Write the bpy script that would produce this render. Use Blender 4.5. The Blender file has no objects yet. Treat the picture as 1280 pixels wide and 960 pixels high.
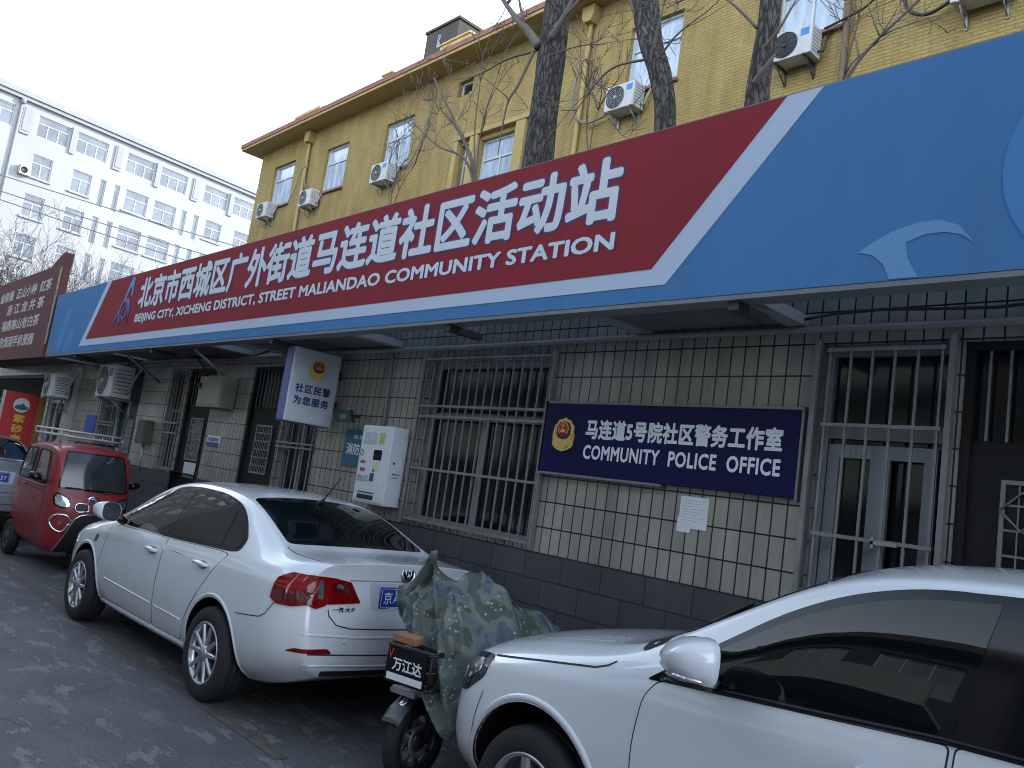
import bpy, bmesh, math, random
from math import sin, cos, pi, radians, atan2, sqrt
from mathutils import Vector, Matrix, noise
from mathutils.bvhtree import BVHTree
from mathutils.geometry import delaunay_2d_cdt

scene = bpy.context.scene
COL = scene.collection
random.seed(7)

# ------------------------------------------------------------------ camera
ANG, PITCH, ROLL, CAMH = radians(42.21), radians(7.37), radians(8.25), 1.70
fw = Vector((-cos(ANG), sin(ANG), 0)); rt = Vector((sin(ANG), cos(ANG), 0)); zz = Vector((0, 0, 1))
F = fw * cos(PITCH) + zz * sin(PITCH)
U = zz * cos(PITCH) - fw * sin(PITCH)
cx = rt * cos(ROLL) + U * sin(ROLL)
cy = U * cos(ROLL) - rt * sin(ROLL)
cam_d = bpy.data.cameras.new('camera')
cam = bpy.data.objects.new('camera', cam_d); COL.objects.link(cam)
cam_d.sensor_width = 36.0; cam_d.lens = 36.0 * 1036 / 1280
cam_d.clip_start = 0.05; cam_d.clip_end = 2000
M = Matrix((cx, cy, -F)).transposed().to_4x4(); M.translation = Vector((0, 0, CAMH))
cam.matrix_world = M
scene.camera = cam

# ------------------------------------------------------------------ sky, sun, exposure
SUN_EL, SUN_AZ = radians(24), Vector((0.50, 0.866, 0)).normalized()   # low winter sun behind the yellow building
world = bpy.data.worlds.new('World'); scene.world = world; world.use_nodes = True
wn = world.node_tree; wn.nodes.clear()
out = wn.nodes.new('ShaderNodeOutputWorld'); bg = wn.nodes.new('ShaderNodeBackground')
sky = wn.nodes.new('ShaderNodeTexSky'); sky.sky_type = 'NISHITA'; sky.sun_disc = False
sky.sun_elevation = SUN_EL; sky.sun_rotation = atan2(SUN_AZ.x, SUN_AZ.y)
sky.air_density = 1.0; sky.dust_density = 2.0; sky.ozone_density = 2.0
tcw = wn.nodes.new('ShaderNodeTexCoord'); spw = wn.nodes.new('ShaderNodeSeparateXYZ'); wn.links.new(tcw.outputs['Generated'], spw.inputs[0])
hr = wn.nodes.new('ShaderNodeMapRange'); hr.interpolation_type = 'SMOOTHSTEP'
hr.inputs[1].default_value = .34; hr.inputs[2].default_value = .78; hr.inputs[3].default_value = .92; hr.inputs[4].default_value = .10
wn.links.new(spw.outputs[2], hr.inputs[0])
hz = wn.nodes.new('ShaderNodeMix'); hz.data_type = 'RGBA'; wn.links.new(hr.outputs[0], hz.inputs[0])
hz.inputs[7].default_value = (13.8, 16.0, 19.2, 1)      # bright winter haze low in the sky, blue overhead
wn.links.new(sky.outputs[0], hz.inputs[6]); wn.links.new(hz.outputs[2], bg.inputs[0])
bg.inputs[1].default_value = 0.12
wn.links.new(bg.outputs[0], out.inputs[0])
sun_d = bpy.data.lights.new('sun', 'SUN'); sun_d.energy = 2.0; sun_d.angle = radians(.5); sun_d.color = (1, .95, .88)
sun = bpy.data.objects.new('sun', sun_d); COL.objects.link(sun)
sd = Vector((SUN_AZ.x * cos(SUN_EL), SUN_AZ.y * cos(SUN_EL), sin(SUN_EL)))
sun.rotation_euler = sd.to_track_quat('Z', 'Y').to_euler(); sun.location = sd * 80
vs = scene.view_settings
vs.view_transform = 'Standard'; vs.look = 'None'; vs.exposure = 1.08; vs.gamma = 1.0; vs.use_curve_mapping = False
scene.render.engine = 'CYCLES'
scene.cycles.filter_width = 1.0; scene.cycles.max_bounces = 8; scene.cycles.use_denoising = True
scene.cycles.caustics_reflective = False; scene.cycles.caustics_refractive = False

# ------------------------------------------------------------------ helpers
def tag(o, label=None, cat=None, group=None, kind=None):
    if label: o['label'] = label
    if cat: o['category'] = cat
    if group: o['group'] = group
    if kind: o['kind'] = kind
    return o

def empty(name, loc=(0, 0, 0), rz=0, label=None, cat=None, group=None):
    o = bpy.data.objects.new(name, None); COL.objects.link(o)
    o.location = loc; o.rotation_euler = (0, 0, rz); o.empty_display_size = .2
    return tag(o, label, cat, group)

def link_mesh(name, me, mats, parent=None):
    o = bpy.data.objects.new(name, me); COL.objects.link(o)
    if not isinstance(mats, (list, tuple)): mats = [mats]
    me.materials.clear()
    for m in mats: me.materials.append(m)
    if parent:
        o.parent = parent
        if parent.name in WORLD: o.matrix_parent_inverse = Matrix.Translation(-parent.location)
    return o

WORLD = set()
def thing(name, loc, label, cat, group=None):
    """Empty at the base of a thing whose part meshes are written in world coordinates"""
    o = empty(name, loc, 0, label, cat, group); WORLD.add(o.name); return o

class MB:
    """collects vertices and faces; build() links them as one mesh object"""
    def __init__(s): s.v = []; s.f = []; s.sm = []; s.mi = []
    def add(s, vs, fs, smooth=False, mi=0):
        b = len(s.v); s.v += [tuple(p) for p in vs]
        for f in fs: s.f.append([b + i for i in f]); s.sm.append(smooth); s.mi.append(mi)
    def box(s, x0, x1, y0, y1, z0, z1, mi=0):
        if x0 > x1: x0, x1 = x1, x0
        if y0 > y1: y0, y1 = y1, y0
        if z0 > z1: z0, z1 = z1, z0
        s.add([(x0, y0, z0), (x1, y0, z0), (x1, y1, z0), (x0, y1, z0), (x0, y0, z1), (x1, y0, z1), (x1, y1, z1), (x0, y1, z1)],
              [(0, 3, 2, 1), (4, 5, 6, 7), (0, 1, 5, 4), (1, 2, 6, 5), (2, 3, 7, 6), (3, 0, 4, 7)], mi=mi)
        return s
    def fbox(s, fr, u0, u1, w0, w1, z0, z1, mi=0):
        """box in a wall frame: u along, w outward, z up"""
        P = [fr(u, w, z) for z in (z0, z1) for (u, w) in ((u0, w0), (u1, w0), (u1, w1), (u0, w1))]
        s.add(P, [(0, 3, 2, 1), (4, 5, 6, 7), (0, 1, 5, 4), (1, 2, 6, 5), (2, 3, 7, 6), (3, 0, 4, 7)], mi=mi)
        return s
    def tube(s, pts, r, seg=8, cap=True, smooth=True, mi=0):
        pts = [Vector(p) for p in pts]; n = len(pts)
        rs = r if isinstance(r, (list, tuple)) else [r] * n
        ref = None; vs = []; fs = []
        for i, p in enumerate(pts):
            t = (pts[min(i + 1, n - 1)] - pts[max(i - 1, 0)])
            if t.length < 1e-9: t = Vector((0, 0, 1))
            t.normalize()
            if ref is None:
                ref = Vector((0, 0, 1)) if abs(t.z) < .9 else Vector((1, 0, 0))
            a = t.cross(ref)
            if a.length < 1e-6: a = t.orthogonal()
            a.normalize(); b = a.cross(t); ref = b
            for k in range(seg):
                q = 2 * pi * k / seg
                vs.append(p + (a * cos(q) + b * sin(q)) * rs[i])
        for i in range(n - 1):
            for k in range(seg):
                k2 = (k + 1) % seg
                fs.append((i * seg + k, i * seg + k2, (i + 1) * seg + k2, (i + 1) * seg + k))
        if cap:
            fs.append(tuple(range(seg))); fs.append(tuple(reversed(range((n - 1) * seg, n * seg))))
        s.add(vs, fs, smooth, mi); return s
    def lathe(s, prof, fn, seg=32, smooth=True, close=False, mi=0):
        """prof: list of (r,h); fn(x,y,h)->point; axis is h"""
        vs = []; fs = []; n = len(prof)
        for k in range(seg):
            q = 2 * pi * k / seg
            for r, h in prof: vs.append(fn(r * cos(q), r * sin(q), h))
        m = n if close else n - 1
        for k in range(seg):
            k2 = (k + 1) % seg
            for i in range(m):
                j = (i + 1) % n
                fs.append((k * n + i, k * n + j, k2 * n + j, k2 * n + i))
        s.add(vs, fs, smooth, mi); return s
    def prism(s, poly, fn, h0, h1, mi=0):
        """poly 2d list; fn(a,b,h)->point"""
        n = len(poly)
        vs = [fn(a, b, h0) for a, b in poly] + [fn(a, b, h1) for a, b in poly]
        fs = [tuple(range(n - 1, -1, -1)), tuple(range(n, 2 * n))]
        for i in range(n):
            j = (i + 1) % n; fs.append((i, j, n + j, n + i))
        s.add(vs, fs, False, mi); return s
    def build(s, name, mats, parent=None, bevel=0, seg=2):
        me = bpy.data.meshes.new(name)
        me.from_pydata(s.v, [], s.f)
        me.polygons.foreach_set('use_smooth', s.sm); me.polygons.foreach_set('material_index', s.mi)
        bm = bmesh.new(); bm.from_mesh(me)
        if bevel:
            bmesh.ops.remove_doubles(bm, verts=bm.verts, dist=1e-5)
            es = [e for e in bm.edges if len(e.link_faces) == 2 and e.calc_face_angle(0) > .5]
            bmesh.ops.bevel(bm, geom=es, offset=bevel, segments=seg, profile=.5, affect='EDGES', clamp_overlap=True)
        bmesh.ops.recalc_face_normals(bm, faces=bm.faces)
        bm.to_mesh(me); bm.free()
        return link_mesh(name, me, mats, parent)

def N(nt, kind, **kw):
    n = nt.nodes.new(kind)
    for k, v in kw.items(): setattr(n, k, v)
    return n

MATS = {}
def mat(name, col, rough=.6, metal=0.0, var=0.0, vscale=3.0, bump=0.0, bscale=40.0, coat=0.0, spec=.5, stretch=(1, 1, 1), emit=None):
    if name in MATS: return MATS[name]
    m = bpy.data.materials.new(name); m.use_nodes = True; MATS[name] = m
    nt = m.node_tree; b = nt.nodes['Principled BSDF']
    b.inputs['Base Color'].default_value = (*col, 1); b.inputs['Roughness'].default_value = rough
    b.inputs['Metallic'].default_value = metal; b.inputs['Specular IOR Level'].default_value = spec
    b.inputs['Coat Weight'].default_value = coat; b.inputs['Coat Roughness'].default_value = .04
    if var or bump:
        tc = N(nt, 'ShaderNodeTexCoord'); mp = N(nt, 'ShaderNodeMapping'); mp.inputs['Scale'].default_value = stretch
        nt.links.new(tc.outputs['Object'], mp.inputs[0])
    if var:
        ns = N(nt, 'ShaderNodeTexNoise'); ns.inputs['Scale'].default_value = vscale; ns.inputs['Detail'].default_value = 6; ns.inputs['Roughness'].default_value = .65
        nt.links.new(mp.outputs[0], ns.inputs['Vector'])
        rp = N(nt, 'ShaderNodeValToRGB'); rp.color_ramp.elements[0].position = .3; rp.color_ramp.elements[1].position = .7
        rp.color_ramp.elements[0].color = (*[c * (1 - var) for c in col], 1)
        rp.color_ramp.elements[1].color = (*[min(1, c * (1 + var * .6)) for c in col], 1)
        nt.links.new(ns.outputs['Fac'], rp.inputs[0]); nt.links.new(rp.outputs[0], b.inputs['Base Color'])
        mr = N(nt, 'ShaderNodeMapRange'); mr.inputs[3].default_value = max(.02, rough - .08); mr.inputs[4].default_value = min(1, rough + .1)
        nt.links.new(ns.outputs['Fac'], mr.inputs[0]); nt.links.new(mr.outputs[0], b.inputs['Roughness'])
    if bump:
        n2 = N(nt, 'ShaderNodeTexNoise'); n2.inputs['Scale'].default_value = bscale; n2.inputs['Detail'].default_value = 4
        nt.links.new(mp.outputs[0], n2.inputs['Vector'])
        bp = N(nt, 'ShaderNodeBump'); bp.inputs['Strength'].default_value = bump; bp.inputs['Distance'].default_value = .01
        nt.links.new(n2.outputs['Fac'], bp.inputs['Height']); nt.links.new(bp.outputs[0], b.inputs['Normal'])
    if emit:
        b.inputs['Emission Color'].default_value = (*emit[0], 1); b.inputs['Emission Strength'].default_value = emit[1]
    return m

def brick_mat(name, c1, c2, mortar, bw, bh, msize, offset=.5, shift=(0, 0), rough=.6, bumpd=.004, dirt=.3, axis='x', spec=.4, streak=True, fine=0):
    m = bpy.data.materials.new(name); m.use_nodes = True; MATS[name] = m
    nt = m.node_tree; b = nt.nodes['Principled BSDF']; L = nt.links.new
    tc = N(nt, 'ShaderNodeTexCoord'); sp = N(nt, 'ShaderNodeSeparateXYZ'); L(tc.outputs['Object'], sp.inputs[0])
    ax = N(nt, 'ShaderNodeMath', operation='ADD'); L(sp.outputs[0 if axis == 'x' else 1], ax.inputs[0]); ax.inputs[1].default_value = shift[0]
    az = N(nt, 'ShaderNodeMath', operation='ADD'); L(sp.outputs[2], az.inputs[0]); az.inputs[1].default_value = shift[1]
    cb = N(nt, 'ShaderNodeCombineXYZ'); L(ax.outputs[0], cb.inputs[0]); L(az.outputs[0], cb.inputs[1])
    br = N(nt, 'ShaderNodeTexBrick'); br.offset = offset; br.squash = 1
    br.inputs['Scale'].default_value = 1; br.inputs['Brick Width'].default_value = bw; br.inputs['Row Height'].default_value = bh
    br.inputs['Mortar Size'].default_value = msize; br.inputs['Mortar Smooth'].default_value = .15; br.inputs['Bias'].default_value = 0
    br.inputs['Color1'].default_value = (*c1, 1); br.inputs['Color2'].default_value = (*c2, 1); br.inputs['Mortar'].default_value = (*mortar, 1)
    L(cb.outputs[0], br.inputs['Vector'])
    ns = N(nt, 'ShaderNodeTexNoise'); ns.inputs['Scale'].default_value = 1.3; ns.inputs['Detail'].default_value = 7; ns.inputs['Roughness'].default_value = .68
    mp = N(nt, 'ShaderNodeMapping'); mp.inputs['Scale'].default_value = (1.6, 1.6, .45 if streak else 1.6); L(tc.outputs['Object'], mp.inputs[0]); L(mp.outputs[0], ns.inputs['Vector'])
    mr = N(nt, 'ShaderNodeMapRange'); mr.inputs[1].default_value = .3; mr.inputs[2].default_value = .7; mr.inputs[3].default_value = 1 - dirt; mr.inputs[4].default_value = 1.06
    L(ns.outputs['Fac'], mr.inputs[0])
    mx = N(nt, 'ShaderNodeMix', data_type='RGBA', blend_type='MULTIPLY'); mx.inputs[0].default_value = 1
    L(br.outputs['Color'], mx.inputs[6]); L(mr.outputs[0], mx.inputs[7]); L(mx.outputs[2], b.inputs['Base Color'])
    b.inputs['Roughness'].default_value = rough; b.inputs['Specular IOR Level'].default_value = spec
    inv = N(nt, 'ShaderNodeMath', operation='SUBTRACT'); inv.inputs[0].default_value = 1; L(br.outputs['Fac'], inv.inputs[1])
    hgt = inv
    if fine:
        n3 = N(nt, 'ShaderNodeTexNoise'); n3.inputs['Scale'].default_value = 18; n3.inputs['Detail'].default_value = 5; L(tc.outputs['Object'], n3.inputs['Vector'])
        ma = N(nt, 'ShaderNodeMath', operation='MULTIPLY_ADD'); L(n3.outputs['Fac'], ma.inputs[0]); ma.inputs[1].default_value = fine; L(inv.outputs[0], ma.inputs[2]); hgt = ma
    bp = N(nt, 'ShaderNodeBump'); bp.inputs['Strength'].default_value = .9; bp.inputs['Distance'].default_value = bumpd
    L(hgt.outputs[0], bp.inputs['Height']); L(bp.outputs[0], b.inputs['Normal'])
    return m

def rounded(pts, r, n=6):
    """round the corners of a 2d polygon; r is a number or one per corner"""
    out = []; m = len(pts)
    for i in range(m):
        p0, p1, p2 = Vector(pts[i - 1]), Vector(pts[i]), Vector(pts[(i + 1) % m])
        rr = r[i] if isinstance(r, (list, tuple)) else r
        a = (p0 - p1); b = (p2 - p1); la, lb = a.length, b.length
        d = min(rr, la * .48, lb * .48)
        if d < 1e-5: out.append(tuple(p1)); continue
        a = p1 + a / la * d; b = p1 + b / lb * d
        for k in range(n + 1):
            t = k / n
            q = a * (1 - t) ** 2 + p1 * 2 * t * (1 - t) + b * t * t
            out.append((q.x, q.y))
    return out

def text_mesh(body, bold=.012, extrude=0.0, spacing=1.0, shear=0.0):
    c = bpy.data.curves.new('lettering', 'FONT'); c.body = body; c.offset = bold; c.extrude = extrude
    c.space_character = spacing; c.shear = shear; c.resolution_u = 3
    o = bpy.data.objects.new('lettering', c); COL.objects.link(o)
    dg = bpy.context.evaluated_depsgraph_get(); dg.update()
    me = bpy.data.meshes.new_from_object(o.evaluated_get(dg))
    bpy.data.objects.remove(o); bpy.data.curves.remove(c)
    return me

def lettering(body, fr, u0, u1, z0, z1, w, material, parent, bold=.012, spacing=1.0, thick=.004, name='lettering', ref=None):
    """text fitted to a box of a wall frame fr(u,w,z); u0 is where the text starts; strokes are thickened by shifted copies"""
    me = text_mesh(body, 0, extrude=0, spacing=spacing)
    xs = [v.co.x for v in me.vertices]; ys = [v.co.y for v in me.vertices]
    ax, bx, ay, by = min(xs), max(xs), min(ys), max(ys)
    n = 8 if bold > .02 else 6
    offs = [(0, 0)] + [(bold * cos(2 * pi * k / n), bold * sin(2 * pi * k / n)) for k in range(n)]
    V = []; Fc = []
    base = [v.co.copy() for v in me.vertices]; polys = [tuple(p.vertices) for p in me.polygons]
    bpy.data.meshes.remove(me)
    ax -= bold; bx += bold; ay -= bold; by += bold
    for k, (dx, dy) in enumerate(offs):
        o = len(V)
        for c in base:
            a = (c.x + dx - ax) / (bx - ax); b = (c.y + dy - ay) / (by - ay)
            if ref: b = (c.y + dy - ref[2]) / (ref[3] - ref[2]); a = (c.x + dx - ref[0]) / (ref[1] - ref[0])
            V.append(fr(u0 + (u1 - u0) * a, w + thick - .00012 * k, z0 + (z1 - z0) * b))
        Fc += [tuple(o + i for i in p) for p in polys]
    out_ = bpy.data.meshes.new(name); out_.from_pydata(V, [], Fc)
    o = link_mesh(name, out_, material, parent)
    return o
def text_box(body, bold, spacing):
    me = text_mesh(body, 0, spacing=spacing); xs = [v.co.x for v in me.vertices]; ys = [v.co.y for v in me.vertices]
    r = (min(xs) - bold, max(xs) + bold, min(ys) - bold, max(ys) + bold); bpy.data.meshes.remove(me); return r

def frame_of(origin, d, n):
    o = Vector(origin); d = Vector(d).normalized(); n = Vector(n).normalized()
    return lambda u, w, z: o + d * u + n * w + Vector((0, 0, z))

def holed_wall(mb, fr, u0, u1, z0, z1, holes, reveal=.15, mi=0, back=None):
    """a wall sheet with real openings and their reveals"""
    us = sorted({u0, u1, *[h[0] for h in holes], *[h[1] for h in holes]}); us = [u for u in us if u0 <= u <= u1]
    zs = sorted({z0, z1, *[h[2] for h in holes], *[h[3] for h in holes]}); zs = [z for z in zs if z0 <= z <= z1]
    for i in range(len(us) - 1):
        for j in range(len(zs) - 1):
            um, zm = (us[i] + us[i + 1]) / 2, (zs[j] + zs[j + 1]) / 2
            if any(h[0] < um < h[1] and h[2] < zm < h[3] for h in holes): continue
            mb.add([fr(us[i], 0, zs[j]), fr(us[i + 1], 0, zs[j]), fr(us[i + 1], 0, zs[j + 1]), fr(us[i], 0, zs[j + 1])], [(0, 1, 2, 3)], mi=mi)
    for h in holes:
        a, b, c, d = h[:4]; r = reveal
        for (p, q) in (((a, c), (a, d)), ((a, d), (b, d)), ((b, d), (b, c)), ((b, c), (a, c))):
            mb.add([fr(p[0], 0, p[1]), fr(q[0], 0, q[1]), fr(q[0], -r, q[1]), fr(p[0], -r, p[1])], [(0, 1, 2, 3)], mi=mi)

def bars(mb, fr, us, z0, z1, w, t=.014):
    for u in us: mb.fbox(fr, u - t / 2, u + t / 2, w - t / 2, w + t / 2, z0, z1)
def rails(mb, fr, zs, u0, u1, w, t=.02):
    for z in zs: mb.fbox(fr, u0, u1, w - t / 2 - .002, w + t / 2 + .002, z - t / 2, z + t / 2)

def window_unit(parent, fr, u0, u1, z0, z1, depth, cols, transom, fmat, gmat, ft=.05, ft2=.035, name='window'):
    """frame (the window part) with its pane and sill under it"""
    mb = MB(); w0, w1 = -depth, -depth + .06
    mb.fbox(fr, u0, u1, w0, w1, z1 - ft, z1); mb.fbox(fr, u0, u1, w0, w1, z0, z0 + ft)
    mb.fbox(fr, u0, u0 + ft, w0, w1, z0 + ft, z1 - ft); mb.fbox(fr, u1 - ft, u1, w0, w1, z0 + ft, z1 - ft)
    if transom: mb.fbox(fr, u0 + ft, u1 - ft, w0 + .004, w1 - .003, transom - ft2 / 2, transom + ft2 / 2)
    for c in range(1, cols):
        u = u0 + (u1 - u0) * c / cols
        mb.fbox(fr, u - ft2 / 2, u + ft2 / 2, w0 + .006, w1 - .006, z0 + ft, (transom or z1) - ft2 / 2)
    f = mb.build(name, fmat, parent)
    g = MB(); g.add([fr(u0 + .01, w0 + .02, z0 + .01), fr(u1 - .01, w0 + .02, z0 + .01), fr(u1 - .01, w0 + .02, z1 - .01), fr(u0 + .01, w0 + .02, z1 - .01)], [(0, 1, 2, 3)])
    g.build('pane', gmat, f)
    return f
# ------------------------------------------------------------------ materials
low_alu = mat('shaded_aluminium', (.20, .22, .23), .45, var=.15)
white_alu = mat('white_aluminium', (.54, .565, .58), .4, var=.12)
grey_steel = mat('galvanised_steel', (.36, .37, .36), .45, metal=.4, var=.25, vscale=8)
bar_steel = mat('bar_steel', (.23, .235, .225), .45, metal=.2, var=.2, vscale=10)
dark_steel = mat('dark_steel', (.035, .033, .03), .5, var=.3)
black_plastic = mat('black_plastic', (.015, .015, .016), .45)
black_rubber = mat('rubber', (.018, .018, .019), .75, var=.3, vscale=12)
chrome = mat('chrome', (.75, .76, .78), .12, metal=1)
dark_glass = mat('dark_glass', (.012, .014, .015), .05, spec=.6)
tint_glass = mat('tinted_car_glass', (.003, .006, .007), .012, spec=.46)
room_glass = mat('room_glass', (.012, .014, .014), .06, spec=.4, var=.5, vscale=1.2)
curtain_glass = mat('curtained_glass', (.42, .50, .60), .05, var=.45, vscale=1.6, spec=.7, stretch=(3, 3, .6))
office_glass = mat('office_glass', (.21, .235, .26), .10, var=.45, vscale=.45, spec=.6)
cream_paint = mat('cream_paint', (.50, .48, .42), .7, var=.25, vscale=2)
white_paper = mat('white_paper', (.72, .73, .74), .8, var=.08)
navy_ink = mat('navy_ink', (.012, .02, .14), .5)
letter_white = mat('letter_white', (.78, .80, .84), .6, spec=.2)
letter_gold = mat('letter_gold', (.70, .48, .06), .5)
emblem_gold = mat('emblem_gold', (.72, .50, .16), .38, metal=.35)
emblem_red = mat('emblem_red', (.50, .015, .02), .4)
def world_fr(Y):  # wall frame facing the street (-Y), u = x
    return frame_of((0, Y, 0), (1, 0, 0), (0, -1, 0))
D = 4.8
fw_ = world_fr(D)

# ------------------------------------------------------------------ ground
def road_material():
    m = bpy.data.materials.new('worn_asphalt'); m.use_nodes = True; nt = m.node_tree; L = nt.links.new; b = nt.nodes['Principled BSDF']
    tc = N(nt, 'ShaderNodeTexCoord')
    mp = N(nt, 'ShaderNodeMapping'); mp.inputs['Scale'].default_value = (1.25, 3.0, 1); L(tc.outputs['Object'], mp.inputs[0])
    # worn patches of pale cement over dark asphalt
    n1 = N(nt, 'ShaderNodeTexNoise'); n1.inputs['Scale'].default_value = 2.0; n1.inputs['Detail'].default_value = 9; n1.inputs['Roughness'].default_value = .62; n1.inputs['Distortion'].default_value = .1; L(mp.outputs[0], n1.inputs['Vector'])
    r1 = N(nt, 'ShaderNodeValToRGB'); r1.color_ramp.elements[0].position = .715; r1.color_ramp.elements[1].position = .745; n5 = N(nt, 'ShaderNodeTexNoise'); n5.inputs['Scale'].default_value = 11; n5.inputs['Detail'].default_value = 6; n5.inputs['Roughness'].default_value = .7; L(mp.outputs[0], n5.inputs['Vector'])
    fr_ = N(nt, 'ShaderNodeMath', operation='MULTIPLY_ADD'); L(n5.outputs['Fac'], fr_.inputs[0]); fr_.inputs[1].default_value = .34; L(n1.outputs['Fac'], fr_.inputs[2])
    L(fr_.outputs[0], r1.inputs[0])
    n2 = N(nt, 'ShaderNodeTexNoise'); n2.inputs['Scale'].default_value = .45; n2.inputs['Detail'].default_value = 3; L(tc.outputs['Object'], n2.inputs['Vector'])
    r2 = N(nt, 'ShaderNodeValToRGB'); r2.color_ramp.elements[0].position = .30; r2.color_ramp.elements[1].position = .44; L(n2.outputs['Fac'], r2.inputs[0])
    mm = N(nt, 'ShaderNodeMath', operation='MULTIPLY'); L(r1.outputs[0], mm.inputs[0]); L(r2.outputs[0], mm.inputs[1])
    n3 = N(nt, 'ShaderNodeTexNoise'); n3.inputs['Scale'].default_value = 55; n3.inputs['Detail'].default_value = 5; L(tc.outputs['Object'], n3.inputs['Vector'])
    n4 = N(nt, 'ShaderNodeTexNoise'); n4.inputs['Scale'].default_value = 1.1; n4.inputs['Detail'].default_value = 8; n4.inputs['Roughness'].default_value = .7; L(tc.outputs['Object'], n4.inputs['Vector'])
    ra = N(nt, 'ShaderNodeValToRGB'); ra.color_ramp.elements[0].color = (.064, .065, .067, 1); ra.color_ramp.elements[1].color = (.125, .126, .128, 1); ra.color_ramp.elements[0].position = .32; ra.color_ramp.elements[1].position = .68; L(n4.outputs['Fac'], ra.inputs[0])
    mx = N(nt, 'ShaderNodeMix', data_type='RGBA'); L(mm.outputs[0], mx.inputs[0]); L(ra.outputs[0], mx.inputs[6]); mx.inputs[7].default_value = (.17, .17, .169, 1)
    mr = N(nt, 'ShaderNodeMapRange'); mr.inputs[1].default_value = .3; mr.inputs[2].default_value = .7; mr.inputs[3].default_value = .72; mr.inputs[4].default_value = 1.25; L(n3.outputs['Fac'], mr.inputs[0])
    m2 = N(nt, 'ShaderNodeMix', data_type='RGBA', blend_type='MULTIPLY'); m2.inputs[0].default_value = 1; L(mx.outputs[2], m2.inputs[6]); L(mr.outputs[0], m2.inputs[7])
    # fine cracks
    nw = N(nt, 'ShaderNodeTexNoise'); nw.inputs['Scale'].default_value = 2.2; nw.inputs['Detail'].default_value = 5; L(tc.outputs['Object'], nw.inputs['Vector'])
    wv = N(nt, 'ShaderNodeVectorMath', operation='MULTIPLY_ADD'); L(nw.outputs['Color'], wv.inputs[0]); wv.inputs[1].default_value = (.7, .7, 0); L(tc.outputs['Object'], wv.inputs[2])
    vo = N(nt, 'ShaderNodeTexVoronoi', feature='DISTANCE_TO_EDGE'); vo.inputs['Scale'].default_value = .55; L(wv.outputs[0], vo.inputs['Vector'])
    cr_ = N(nt, 'ShaderNodeMapRange'); cr_.inputs[1].default_value = .002; cr_.inputs[2].default_value = .007; cr_.inputs[3].default_value = .68; cr_.inputs[4].default_value = 1; L(vo.outputs['Distance'], cr_.inputs[0])
    m3 = N(nt, 'ShaderNodeMix', data_type='RGBA', blend_type='MULTIPLY'); m3.inputs[0].default_value = 1; L(m2.outputs[2], m3.inputs[6]); L(cr_.outputs[0], m3.inputs[7])
    ng = N(nt, 'ShaderNodeTexNoise'); ng.inputs['Scale'].default_value = 190; ng.inputs['Detail'].default_value = 2; L(tc.outputs['Object'], ng.inputs['Vector'])
    gr = N(nt, 'ShaderNodeMapRange'); gr.inputs[1].default_value = .3; gr.inputs[2].default_value = .72; gr.inputs[3].default_value = .6; gr.inputs[4].default_value = 1.5; L(ng.outputs['Fac'], gr.inputs[0])
    m4 = N(nt, 'ShaderNodeMix', data_type='RGBA', blend_type='MULTIPLY'); m4.inputs[0].default_value = 1; L(m3.outputs[2], m4.inputs[6]); L(gr.outputs[0], m4.inputs[7])
    L(m4.outputs[2], b.inputs['Base Color']); b.inputs['Roughness'].default_value = .72
    ad = N(nt, 'ShaderNodeMath', operation='MULTIPLY_ADD'); L(mm.outputs[0], ad.inputs[0]); ad.inputs[1].default_value = .8; L(n3.outputs['Fac'], ad.inputs[2])
    bp = N(nt, 'ShaderNodeBump'); bp.inputs['Strength'].default_value = .8; bp.inputs['Distance'].default_value = .006; L(ad.outputs[0], bp.inputs['Height']); L(bp.outputs[0], b.inputs['Normal'])
    return m
road = MB(); road.add([(-400, -400, 0), (400, -400, 0), (400, 400, 0), (-400, 400, 0)], [(0, 1, 2, 3)])
tag(road.build('ground', road_material()), kind='structure')
def line_material():
    m = mat('worn_yellow_paint', (.13, .115, .065), .75, var=.5, vscale=9)
    r = [n for n in m.node_tree.nodes if n.type == 'VALTORGB'][0]
    r.color_ramp.elements[0].color = (.062, .064, .066, 1); r.color_ramp.elements[1].color = (.135, .12, .075, 1)
    r.color_ramp.elements[0].position = .42; r.color_ramp.elements[1].position = .62
    return m
ln = MB()
for i in range(60):          # worn line broken into flakes
    x = -14.0 + i * .16
    y = 2.56 + .012 * (x + 11.4) 
    ln.add([(x, y - .04, .004), (x + .162, y - .04, .004), (x + .162, y + .04, .004), (x, y + .04, .004)], [(0, 1, 2, 3)])
tag(ln.build('parking_line', line_material()), kind='structure')

# ------------------------------------------------------------------ low shop building
tile = brick_mat('cream_wall_tiles', (.41, .39, .32), (.325, .315, .265), (.012, .012, .012), .104, .2035, .0055, offset=0, shift=(4.795, -1.257), rough=.30, dirt=.42, spec=.5)
plinth_m = brick_mat('dark_plinth_blocks', (.082, .084, .090), (.064, .066, .072), (.035, .036, .04), .40, .20, .006, offset=.5, shift=(0, -1.257), rough=.7, dirt=.3, bumpd=.006, fine=.25)
concrete = mat('old_concrete', (.25, .25, .245), .85, var=.35, vscale=1.5, bump=.3)
inside_m = mat('room_plaster', (.10, .10, .095), .9)
H = dict(win1=(-6.47, -4.82, 1.30, 2.84), da=(-2.48, -1.70, .25, 2.875), db=(-1.66, -.62, .25, 2.875), d1=(-10.33, -9.36, .25, 2.84), w1n=(-9.30, -8.46, 1.28, 2.84),
         d2=(-12.47, -11.5, .25, 2.84), w2=(-13.15, -12.52, 1.28, 2.82), d3=(-15.32, -14.4, .25, 2.80), w3=(-16.36, -15.40, 1.30, 2.81), w4=(-20.0, -18.42, 1.0, 2.80), w5=(.4, 1.9, 1.30, 2.84), shop=(-26, -20.6, .2, 2.8))
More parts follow.
